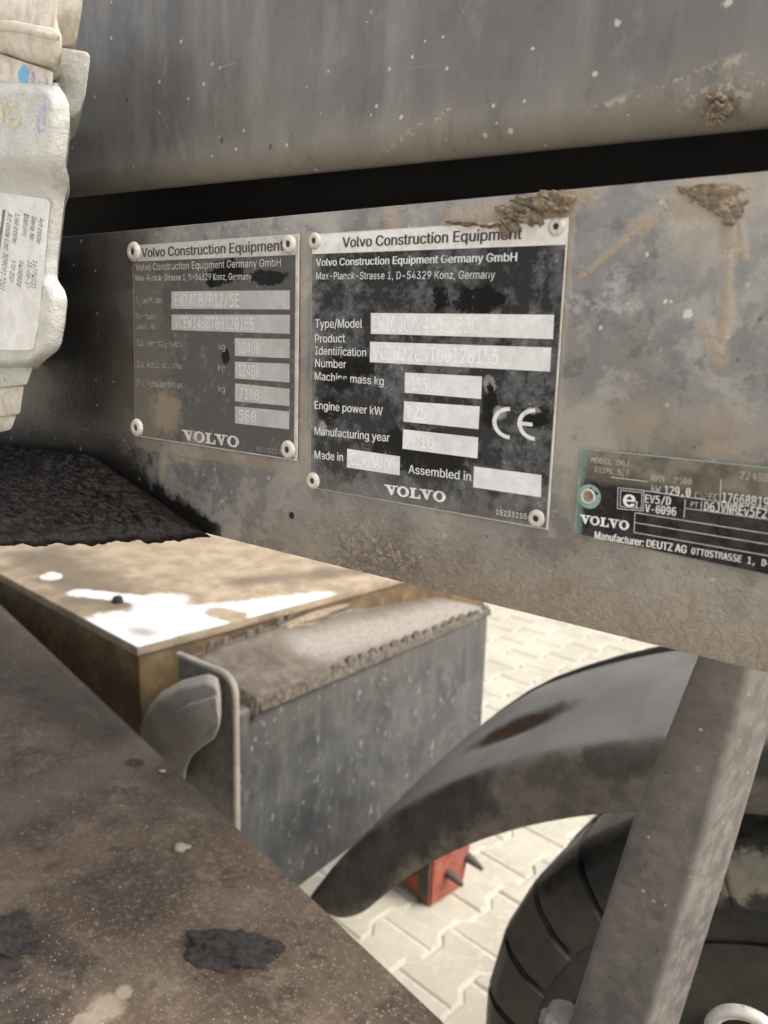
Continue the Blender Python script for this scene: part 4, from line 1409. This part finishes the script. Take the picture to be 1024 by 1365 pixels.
def paint_mark(name, c, rx, ry, rot, mat, y, seed, parent=valve, ringed=False):
    """daub of paint: ragged flat patch"""
    bm = bmesh.new()
    n = 40
    ce = vp(*c, y)
    vs, inner = [], []
    for k in range(n):
        t = 2 * PI * k / n
        r = 1 + 0.28 * mnoise.noise(Vector((math.cos(t) * 1.6 + seed, math.sin(t) * 1.6, seed)))
        x, z = rx * r * math.cos(t), ry * r * math.sin(t)
        cr, sr = math.cos(rot), math.sin(rot)
        vs.append(bm.verts.new(vp(c[0] + x * cr - z * sr, c[1] + x * sr + z * cr, y)))
        inner.append(bm.verts.new(vp(c[0] + .55 * (x * cr - z * sr), c[1] + .72 * (x * sr + z * cr), y)))
    if ringed:
        for k in range(n):
            bm.faces.new((vs[k], vs[(k + 1) % n], inner[(k + 1) % n], inner[k]))
    else:
        for v in inner:
            bm.verts.remove(v)
        bm.faces.new(vs)
    bmesh.ops.recalc_face_normals(bm, faces=bm.faces)
    return put(name, bm, mat, parent)


paint_mark('blue_mark', (31, 101), 7, 14, 0.05, MT['blue_ink'], YV - 0.0033, 1)
paint_mark('violet_smear', (43, 104), 3.5, 9, 0.2, MT['violet_ink'], YV - 0.0032, 2)
paint_mark('violet_smear', (62, 112), 2.2, 8, 0.1, MT['violet_ink'], YV - 0.0032, 5)
paint_mark('violet_ring', (54, 160), 6, 19, 0.08, MT['violet_ink'], YV - 0.0072, 3, ringed=True)
paint_mark('yellow_dab', (14, 152), 16, 17, 0.0, MT['yellow_ink'], YV - 0.0072, 4)

# ------------------------------------------------------------------ lid box behind
ZL = -0.55
F0, FR, FL = U(183, 862, 2, ZL), U(510, 775, 2, ZL), U(0, 765, 2, ZL)
ey = (FR - F0).normalized()
ex = (FL - F0).normalized()
lidbox = thing('storage_box', 'ochre storage box with a dusty lid half covered by a white patch', 'storage box', F0 + (ex + ey) * 0.3 + Vector((0, 0, -0.4)))
LW, LD = 0.95, 0.95
c4 = [F0, F0 + ex * LW, F0 + ex * LW + ey * LD, F0 + ey * LD]
put('lid', solid(c4, (0, 0, -0.018), 0.0025, 2), MT['lid'], lidbox)
ins = [F0 + ex * 0.004 + ey * 0.004, F0 + ex * (LW - .004) + ey * 0.004, F0 + ex * (LW - .004) + ey * (LD - .004), F0 + ex * 0.004 + ey * (LD - .004)]
put('box_body', solid([p + Vector((0, 0, -0.0185)) for p in ins], (0, 0, -0.34), 0.004, 2), MT['gold'], lidbox)
c = U(157, 803, 2, ZL)
put('lid_plug', lathe([(0.011, 0.0005), (0.011, 0.006), (0.008, 0.012), (0.0, 0.013)], (c.x, c.y, ZL), (0, 0, 1), 14), MT['void'], lidbox)
c = U(68, 770, 2, ZL)
put('lid_washer', lathe([(0.022, 0.0005), (0.022, 0.003), (0.012, 0.004), (0.010, 0.009), (0.0, 0.010)], (c.x, c.y, ZL), (0, 0, 1), 18), MT['band2'], lidbox)

# ------------------------------------------------------------------ step box
step = thing('step_box', 'blue grey steel step box with a serrated tread and dusty hook on its end', 'step box', (-0.66, 0.9, -1.006))
XF = -0.600
y0s, y1s = 0.503, 1.285
bm = bmesh.new()
quad = [(-0.715, y0s, -0.610), (XF, y0s, -0.610), (XF, y1s, -0.655), (-0.80, y1s, -0.655)]
put('box_body', solid([Vector(p) for p in [(-0.715, y0s, -1.006), (XF, y0s, -1.006), (XF, y0s, -0.612), (-0.715, y0s, -0.612)]], (0, y1s - y0s, 0), 0.012, 3), MT['step'], step)
# the body's top slopes away under the tread: shear its far end down
o = step.children[0]
for v in o.data.vertices:
    if v.co.z > -0.7:
        v.co.z -= 0.045 * (v.co.y - y0s) / (y1s - y0s)
# end plate with rounded corner
ep = [(-0.728, -1.004), (-0.594, -1.004), (-0.594, -0.585)]
for k in range(7):
    t = math.radians(90 * k / 6)
    ep.append((-0.624 + 0.030 * math.cos(t), -0.579 + 0.030 * math.sin(t)))
ep += [(-0.728, -0.545)]
put('end_plate', solid([(x, 0.494, z) for x, z in ep], (0, 0.0085, 0), 0.002, 2), MT['endplate'], step)
rimp = [(-0.726, 0.494, -0.548)] + [(-0.624 + 0.030 * math.cos(math.radians(90 - 15 * k)), 0.494, -0.579 + 0.030 * math.sin(math.radians(90 - 15 * k))) for k in range(7)] + [(-0.594, 0.494, -0.7), (-0.594, 0.494, -1.0)]
put('rim_bead', tube(rimp, 0.0055, 8), MT['hook'], step)
# tread
tr = [U(345, 932, 2, -0.602), U(652, 812, 2, -0.647), U(522, 778, 2, -0.605), U(258, 875, 2, -0.560)]
bm = bmesh.new()
NU, NV = 40, 14
g_ = []
for i in range(NU + 1):
    r = []
    for j in range(NV + 1):
        p = tr[0].lerp(tr[1], i / NU).lerp(tr[3].lerp(tr[2], i / NU), j / NV)
        h = 0.004 * mnoise.noise(p * 14) + 0.003 * mnoise.noise(p * 40)
        r.append(bm.verts.new(p + Vector((0, 0, h))))
    g_.append(r)
for i in range(NU):
    for j in range(NV):
        bm.faces.new((g_[i][j], g_[i + 1][j], g_[i + 1][j + 1], g_[i][j + 1]))
bmesh.ops.recalc_face_normals(bm, faces=bm.faces)
for f in bm.faces:
    f.smooth = True
face_up(bm)
o = put('tread_plate', bm, MT['tread'], step)
md = o.modifiers.new('thickness', 'SOLIDIFY')
md.thickness = 0.006
md.offset = -1
# folded lips on the long sides, dipped at the near corner, with their row of teeth
for (a, b, sgn, nm) in ((tr[0], tr[1], 1, 'right'), (tr[3], tr[2], -1, 'left')):
    d = (b - a)
    L = d.length
    d.normalize()
    up = Vector((0, 0, 1))
    outw = d.cross(up).normalized() * (1 if sgn > 0 else -1)
    put('folded_lip', solid([a + outw * 0.001 + up * 0.001, b + outw * 0.001 + up * 0.001, b + outw * 0.003 - up * 0.012, a + outw * 0.003 - up * 0.020], outw * 0.004, 0.001, 1), MT['tread_edge'], step)
    n = 21
    me = None
    for k in range(n):
        if (sgn > 0 and k < 5) or (sgn < 0 and k % 3 == 0):
            continue
        c = a + d * (L * (k + 0.5 + random.uniform(-.12, .12)) / n) + up * 0.002
        if me is None:
            bmt = solid([(-0.012, 0, -0.012), (0.012, 0, -0.012), (0.0115, 0, 0.001), (0.008, 0, 0.007), (0.003, 0, 0.0095), (-0.003, 0, 0.0095), (-0.008, 0, 0.007), (-0.0115, 0, 0.001)], (0, 0.0065, 0), 0.0008, 1)
            me = bpy.data.meshes.new('tread_tooth')
            bmt.to_mesh(me)
            bmt.free()
            me.materials.append(MT['tread_edge'])
        o = bpy.data.objects.new('tread_tooth', me)
        col.objects.link(o)
        o.parent = step
        o.location = c - step.location + outw * 0.002 * sgn
        o.rotation_euler = (0.25 * random.uniform(-1, 1), 0, math.atan2(d.y, d.x) + random.uniform(-.08, .08))
        s1 = random.uniform(0.9, 1.15)
        o.scale = (s1, s1, s1 * random.uniform(0.8, 1.25))
# curled near corner of the tread
e0, e1 = tr[0], tr[3]
put('tread_nose', solid([e0 + Vector((0.004, -0.004, 0.002)), e1 + Vector((0, -0.004, 0.002)), e1 + Vector((0, -0.012, -0.02)), e0 + Vector((0.004, -0.014, -0.034))], (0, 0.006, 0), 0.002, 2), MT['tread_edge'], step)
hk = [(186, 972), (196, 952), (212, 934), (240, 919), (276, 911), (289, 917), (293, 940), (293, 970), (285, 988), (268, 999), (254, 1012), (247, 1030), (244, 1060), (200, 1060), (186, 1010)]
put('cast_hook', solid([U(x, y, 1, 0.455) for x, y in hk], (-0.03, 0.03, 0), 0.006, 3, 60), MT['hook'], step)
put('hook_pad', solid([U(x, y, 1, 0.448) for x, y in [(238, 948), (250, 940), (288, 930), (292, 962), (266, 984), (244, 978)]], (-0.012, 0.012, 0), 0.003, 2), MT['hook'], step)
cst = lump(tuple(U(484, 797, 2, -0.597)), (0.02, 0.045, 0.012), 5, 4, 0.6, 2.0)
tag(put('dirt_clod', cst, MT['darkmud']), 'dark dirt clod on the far edge of the step tread', 'mud')
cst = lump(tuple(U(410, 826, 2, -0.583)), (0.013, 0.10, 0.008), 6, 4, 0.6, 2.0)
tag(put('dirt_clod', cst, MT['mud']), 'long crumbly dirt ridge along the box side of the step tread', 'mud')

# ------------------------------------------------------------------ cover plate in the lower left foreground
dk = [U(-260, 600, 2, -0.55), U(0, 806, 2, -0.55), U(187, 982, 2, -0.55), U(418, 1200, 2, -0.55), U(600, 1372, 2, -0.55)]
a0, a1 = dk[1], dk[4]
de = (a1 - a0).normalized()
dn_ = Vector((-de.y, de.x, 0))
if dn_.y > 0:
    dn_ = -dn_
deck = thing('cover_plate', 'gritty brown steel cover plate filling the lower left foreground', 'cover plate', a0.lerp(a1, 0.6) + dn_ * 0.35 + Vector((0, 0, -0.2)))
bm = bmesh.new()
L = (a1 - a0).length
NU, NV = 110, 60
g_ = []
cr0 = U(190, 990, 2, -0.55)           # shallow fold runs from here to the left
cr1 = U(0, 1042, 2, -0.55)
cd = (cr1 - cr0).normalized()
cn = Vector((-cd.y, cd.x, 0))
for i in range(NU + 1):
    r = []
    for j in range(NV + 1):
        p = a0 + de * (L * (-0.45 + 1.75 * i / NU)) + dn_ * (0.75 * j / NV)
        side = (p - cr0).dot(cn)
        side = side if cn.dot(a0 - cr0) > 0 else -side
        fold = -0.09 * max(0, side) - 0.003 * math.exp(-(side / 0.006) ** 2)
        e = 0.006 * max(0, 1 - j / 1.5)
        h = 0.0015 * mnoise.noise(p * 22) + 0.003 * mnoise.noise(p * 6)
        r.append(bm.verts.new(p + Vector((0, 0, h * min(1, j / 3) + 0 * fold - 0.003 * math.exp(-(side / 0.005) ** 2)))))
    g_.append(r)
for i in range(NU):
    for j in range(NV):
        bm.faces.new((g_[i][j], g_[i + 1][j], g_[i + 1][j + 1], g_[i][j + 1]))
bmesh.ops.recalc_face_normals(bm, faces=bm.faces)
for f in bm.faces:
    f.smooth = True
face_up(bm)
o = put('top_sheet', bm, MT['deck'], deck)
md = o.modifiers.new('thickness', 'SOLIDIFY')
md.thickness = 0.010
md.offset = -1
s0 = a0 - de * L * 0.44 + dn_ * 0.03 + Vector((0, 0, -0.014))
s1 = a0 + de * L * 1.29 + dn_ * 0.03 + Vector((0, 0, -0.014))
put('skirt_sheet', solid([s0, s1, s1 + Vector((0, 0, -0.25)), s0 + Vector((0, 0, -0.25))], dn_ * 0.7, 0.004, 1), MT['deck'], deck)


def on_deck(px, py, up=0.0):
    return U(px, py, 2, -0.55) + Vector((0, 0, up))


c = on_deck(305, 1268)
tag(put('dirt_clod', lump(tuple(c), (0.034, 0.019, 0.014), 31, 5, 0.42, 1.9, rot=0.5, axis='Z'), MT['darkmud']), 'black oily dirt clod on the gritty cover plate near its right edge', 'mud')
c = on_deck(355, 1262)
tag(put('dirt_clod', lump(tuple(c), (0.016, 0.008, 0.004), 33, 4, 0.6, 2.3, rot=0.4, axis='Z'), MT['darkmud']), 'small flat dirt crumb beside the black clod on the cover plate', 'mud')
c = on_deck(2, 1258)
tag(put('dirt_clod', lump(tuple(c), (0.030, 0.022, 0.012), 37, 5, 0.65, 2.3), MT['darkmud']), 'black crusty clod at the left edge of the cover plate', 'mud')
for (px, py, sz, sd_, lb) in ((243, 1133, 0.0055, 3, 'largest pale stone chip lying on the brown cover plate'), (218, 1029, 0.0026, 5, 'tiny white stone chip at the cover plate edge by the cast hook')):
    c = on_deck(px, py, sz * 0.5)
    tag(put('stone_chip', lump(tuple(c), (sz * 1.35, sz * 0.8, sz * 0.5), sd_, 3, 0.75, 1.2, rot=0.6, axis='Z'), MT['stone']), lb, 'stone', 'stone chips on the cover plate')
rs = random.Random(5)
bm = bmesh.new()
for k in range(420):                    # sand grains large enough to stand proud
    u, v = rs.random(), rs.random() ** 0.8
    px, py = 20 + 540 * u, 1020 + 340 * v
    if (px - 215) * (1365 - 1000) > (py - 1000) * (560 - 215) - 4000:
        continue
    if mnoise.noise(Vector((px * 0.012, py * 0.012, 3.0))) + 0.5 * (px / 560 + (py - 1000) / 365) < 0.38:
        continue
    c = on_deck(px, py, 0.0004)
    b2 = bmesh.ops.create_icosphere(bm, subdivisions=1, radius=rs.uniform(0.0004, 0.0009), matrix=Matrix.Translation(c) @ Matrix.Diagonal((rs.uniform(.7, 1.3), rs.uniform(.7, 1.3), .7, 1)))
o = put('sand_grains', bm, MT['grain'])
o['kind'] = 'stuff'

# ------------------------------------------------------------------ mudguard
fend = thing('mudguard', 'black plastic mudguard arching over the tyre, dent and brown dirt on top', 'mudguard', (0.1, 0.75, -0.55))
FC = Vector((0.405, 0.6, -1.488))
FR_ = 1.077
sect = [(0.0, None), (0.0, -0.055), (0.0, -0.03), (0.0015, -0.012), (0.006, -0.004), (0.014, 0.000), (0.03, 0.006), (0.06, 0.020), (0.10, 0.038), (0.14, 0.052), (0.18, 0.061), (0.215, 0.064), (0.235, 0.061), (0.246, 0.052), (0.25, 0.035)]
t0, t1 = math.radians(151.0), math.radians(32)
bm = bmesh.new()
NA = 120
g_ = []
for i in range(NA + 1):
    t = t0 + (t1 - t0) * i / NA
    s = (t0 - t) * FR_                     # metres from the tip
    tip = min(1.0, s / 0.13)
    rnd_ = math.sqrt(max(0.0, 1 - (1 - tip) ** 2))
    r = []
    for dy, dr in sect:
        if dr is None:
            dr = -0.087
        k = 0.12 + 0.88 * rnd_
        rad = FR_ + (dr * k if dr < 0 else dr * (0.08 + 0.62 * min(1, max(0, (s - 0.08) / 0.40))))
        x, z, y = FC.x + rad * math.cos(t), FC.z + rad * math.sin(t), FC.y + dy
        # oval dent
        e = ((x + 0.225) / 0.070) ** 2 + ((y - 0.700) / 0.026) ** 2
        if dy > 0.02:
            z -= 0.020 * math.exp(-e * 1.3)
        r.append(bm.verts.new((x, y, z)))
    g_.append(r)
for i in range(NA):
    for j in range(len(sect) - 1):
        bm.faces.new((g_[i][j], g_[i + 1][j], g_[i + 1][j + 1], g_[i][j + 1]))
bmesh.ops.recalc_face_normals(bm, faces=bm.faces)
for f in bm.faces:
    f.smooth = True
o = put('guard_shell', bm, MT['fender'], fend)
md = o.modifiers.new('thickness', 'SOLIDIFY')
md.thickness = 0.005
md.offset = 0
sb = o.modifiers.new('sub', 'SUBSURF')
sb.levels = sb.render_levels = 1
edge = []
for i in range(0, NA + 1, 3):
    t = t0 + (t1 - t0) * i / NA
    s = (t0 - t) * FR_
    if s < 0.28:
        continue
    rad = FR_ + 0.062 * (0.08 + 0.62 * min(1, max(0, (s - 0.08) / 0.40)))
    edge.append((FC.x + rad * math.cos(t), FC.y + 0.236, FC.z + rad * math.sin(t)))
put('edge_shade', tube(edge, 0.017, 10, True, [min(1, 0.25 + 0.06 * i) for i in range(len(edge))]), MT['void'], fend)  # black tube standing in for the shade along the downturned far edge

# ------------------------------------------------------------------ wheel
wheel = thing('wheel', 'muddy black wheel standing on the paving under the mudguard', 'wheel', (0.348, 0.85, GZ))
WC = Vector((0.268, 0.60, -1.046))
RT = GZ * -1 + WC.z
RT = WC.z - GZ
SC = 0.91
tp = [(0.27, 0.06), (0.285, 0.035), (0.32, 0.022), (0.365, 0.016), (0.42, 0.018), (0.455, 0.026), (0.49, 0.045), (0.512, 0.07), (0.520, 0.11), (0.524, 0.2), (0.524, 0.32), (0.512, 0.38), (0.45, 0.42), (0.36, 0.43), (0.27, 0.40)]
tp = [(r * SC, h) for r, h in tp]
tyre = put('tyre', lathe(tp, WC, (0, 1, 0), 96), MT['tyre'], wheel)
put('sidewall_ring', lathe([(r * SC, h) for r, h in ((0.405, 0.0195), (0.402, 0.013), (0.398, 0.013), (0.395, 0.0185))], WC, (0, 1, 0), 96), MT['tyre'], wheel)
put('rim', lathe([(r * SC, h) for r, h in ((0.275, 0.055), (0.285, 0.045), (0.275, 0.035), (0.255, 0.05), (0.245, 0.12), (0.20, 0.15), (0.0, 0.15))], WC, (0, 1, 0), 64), MT['darkiron'], wheel)
nl = 30
lug_me = bmesh.new()
sec = [(0.440, 0.020), (0.475, 0.020), (0.515, 0.034), (0.540, 0.056), (0.550, 0.085), (0.550, 0.185)]
secb = [(0.436, 0.028), (0.470, 0.036), (0.502, 0.055), (0.518, 0.085), (0.520, 0.12), (0.520, 0.186)]
sec = [(r * SC, y) for r, y in sec]
secb = [(r * SC - 0.004, y) for r, y in secb]
hw_ = [0.037, 0.042, 0.0465, 0.049, 0.050, 0.0485]
top, bot = [], []
for (r, y), (rb, yb), h in zip(sec, secb, hw_):
    sk_ = 0.25 * max(0, y - 0.05)
    top.append([lug_me.verts.new((rr * math.cos(a), y, rr * math.sin(a))) for rr, a in ((r, (-h + sk_) / r), (r, (h + sk_) / r))])
    bot.append([lug_me.verts.new((rb * math.cos(a), yb, rb * math.sin(a))) for a in ((-h * 1.12 + sk_) / r, (h * 1.12 + sk_) / r)])
for a, b, c_, d_ in zip(top, top[1:], bot, bot[1:]):
    lug_me.faces.new((a[0], a[1], b[1], b[0]))
    lug_me.faces.new((a[0], b[0], d_[0], c_[0]))
    lug_me.faces.new((a[1], c_[1], d_[1], b[1]))
lug_me.faces.new((top[0][0], bot[0][0], bot[0][1], top[0][1]))
lug_me.faces.new((top[-1][0], top[-1][1], bot[-1][1], bot[-1][0]))
bmesh.ops.recalc_face_normals(lug_me, faces=lug_me.faces)
bmesh.ops.bevel(lug_me, geom=list(lug_me.edges), offset=0.004, segments=2, affect='EDGES', clamp_overlap=True)
smooth(lug_me, 40)
lm = bpy.data.meshes.new('tread_lug')
lug_me.to_mesh(lm)
lug_me.free()
lm.materials.append(MT['tyre'])
for k in range(nl):
    for side in (0, 1):
        o = bpy.data.objects.new('tread_lug', lm)
        col.objects.link(o)
        o.parent = tyre
        ang = 2 * PI * (k + 0.5 * side) / nl
        mtx = Matrix.Translation(WC) @ Matrix.Rotation(ang, 4, 'Y')
        if side:
            mtx = Matrix.Translation(WC + Vector((0, 0.40, 0))) @ Matrix.Rotation(ang, 4, 'Y') @ Matrix.Rotation(PI, 4, 'X')
        o.matrix_parent_inverse = Matrix.Identity(4)
        o.matrix_basis = Matrix.Translation(-(origin_of(tyre))) @ mtx

# ------------------------------------------------------------------ square tube strut, ring, bracket
strut = thing('support_strut', 'leaning square steel tube in front of the mudguard below the frame plate', 'strut', (0.09, 0.23, -0.52))
YS = 0.20
lft = [U(930, 866, 1, YS), U(842, 1088, 1, YS), U(760, 1350, 1, YS)]
rgt = [U(1000, 898, 1, YS), U(921, 1182, 1, YS), U(867, 1362, 1, YS)]
lft = [lft[0] + (lft[0] - lft[1]) * 0.25] + lft + [lft[2] + (lft[2] - lft[1]) * 0.7]
rgt = [rgt[0] + (rgt[0] - rgt[1]) * 0.25] + rgt + [rgt[2] + (rgt[2] - rgt[1]) * 1.1]
put('square_tube', solid(lft + rgt[::-1], (0.013, 0.056, 0.0), 0.0055, 4, 60), MT['strut'], strut)
c = U(752, 1362, 1, 0.215)
put('cast_foot', lump(tuple(c), (0.016, 0.016, 0.013), 8, 4, 0.25, 1.4), MT['hook'], strut)
for (px, py) in ((1000, 1273), (955, 1190)):
    pass

cr = U(994, 1386, 1, 0.17)
k = (U(995, 1386, 1, 0.17) - cr).length
pts = []
for i in range(41):
    t = 2 * PI * i / 40
    pts.append(cr + Vector((math.cos(t) * 41 * k, 0.35 * math.cos(t) * 20 * k, math.sin(t) * 38 * k)))
ring = thing('steel_ring', 'galvanised steel ring at the lower right corner before the tyre', 'ring', cr)
put('ring_loop', tube(pts, 9 * k, 12, cap=False), MT['galv'], ring)
foot = rgt[-1] + Vector((0.0, 0.01, 0.04))
low = cr + Vector((0, 0, -38 * k))
put('ring_shank', tube([low + Vector((0, 0, 0.003)), low + Vector((-0.004, 0.004, -0.02)), low.lerp(foot, 0.5) + Vector((0, 0, -0.03)), foot], 9 * k, 10), MT['galv'], ring)

# ------------------------------------------------------------------ red steel block on the paving
red = thing('red_block', 'faded red steel block with dark spikes standing on the paving behind the mudguard', 'steel block', (-0.82, 1.42, GZ))
P0, PR, PLf = U(573, 1211, 2, GZ), U(618, 1181, 2, GZ), U(528, 1170, 2, GZ)
BK = PR + (PLf - P0)
H = 0.24
base = [P0, PR, BK, PLf]
cc = sum(base, Vector()) / 4
topv = [cc + (p - cc) * 1.28 + Vector((0, 0, H)) for p in base]
bm = bmesh.new()
A1 = [bm.verts.new(p) for p in base]
B1 = [bm.verts.new(p) for p in topv]
bm.faces.new(A1[::-1])
bm.faces.new(B1)
for i in range(4):
    bm.faces.new((A1[i], A1[(i + 1) % 4], B1[(i + 1) % 4], B1[i]))
bmesh.ops.recalc_face_normals(bm, faces=bm.faces)
bmesh.ops.bevel(bm, geom=list(bm.edges), offset=0.006, segments=2, affect='EDGES')
smooth(bm)
put('block_body', bm, MT['red'], red)
for (a, b, u, v, sz) in ((0, 1, 0.95, 0.40, 0.020), (0, 1, 0.42, 0.36, 0.020), (3, 0, 0.62, 0.38, 0.020)):
    p = base[a].lerp(base[b], u).lerp(topv[a].lerp(topv[b], u), v)
    nrm = (base[b] - base[a]).cross(Vector((0, 0, 1))).normalized()
    nrm = nrm if nrm.dot(p - cc) > 0 else -nrm
    put('spike', tube([p - nrm * 0.01, p + nrm * 0.018, p + nrm * 0.055 + Vector((0, 0, -0.008))], sz * 0.8, 8, True, [1, 0.75, 0.35]), MT['darkiron'], red)
q0, q1 = base[3].lerp(base[0], 0.72), base[3].lerp(base[0], 0.98)
r0, r1 = topv[3].lerp(topv[0], 0.72), topv[3].lerp(topv[0], 0.98)
nrm = (base[0] - base[3]).cross(Vector((0, 0, 1))).normalized()
nrm = nrm if nrm.dot(P0 - cc) > 0 else -nrm
put('shadow_strip', solid([q0.lerp(r0, .12) + nrm * .001, q1.lerp(r1, .12) + nrm * .001, r1 + nrm * .001, r0 + nrm * .001], nrm * 0.006, 0.001, 1), MT['darkiron'], red)  # dark strip standing in for the shadow between the two visible faces
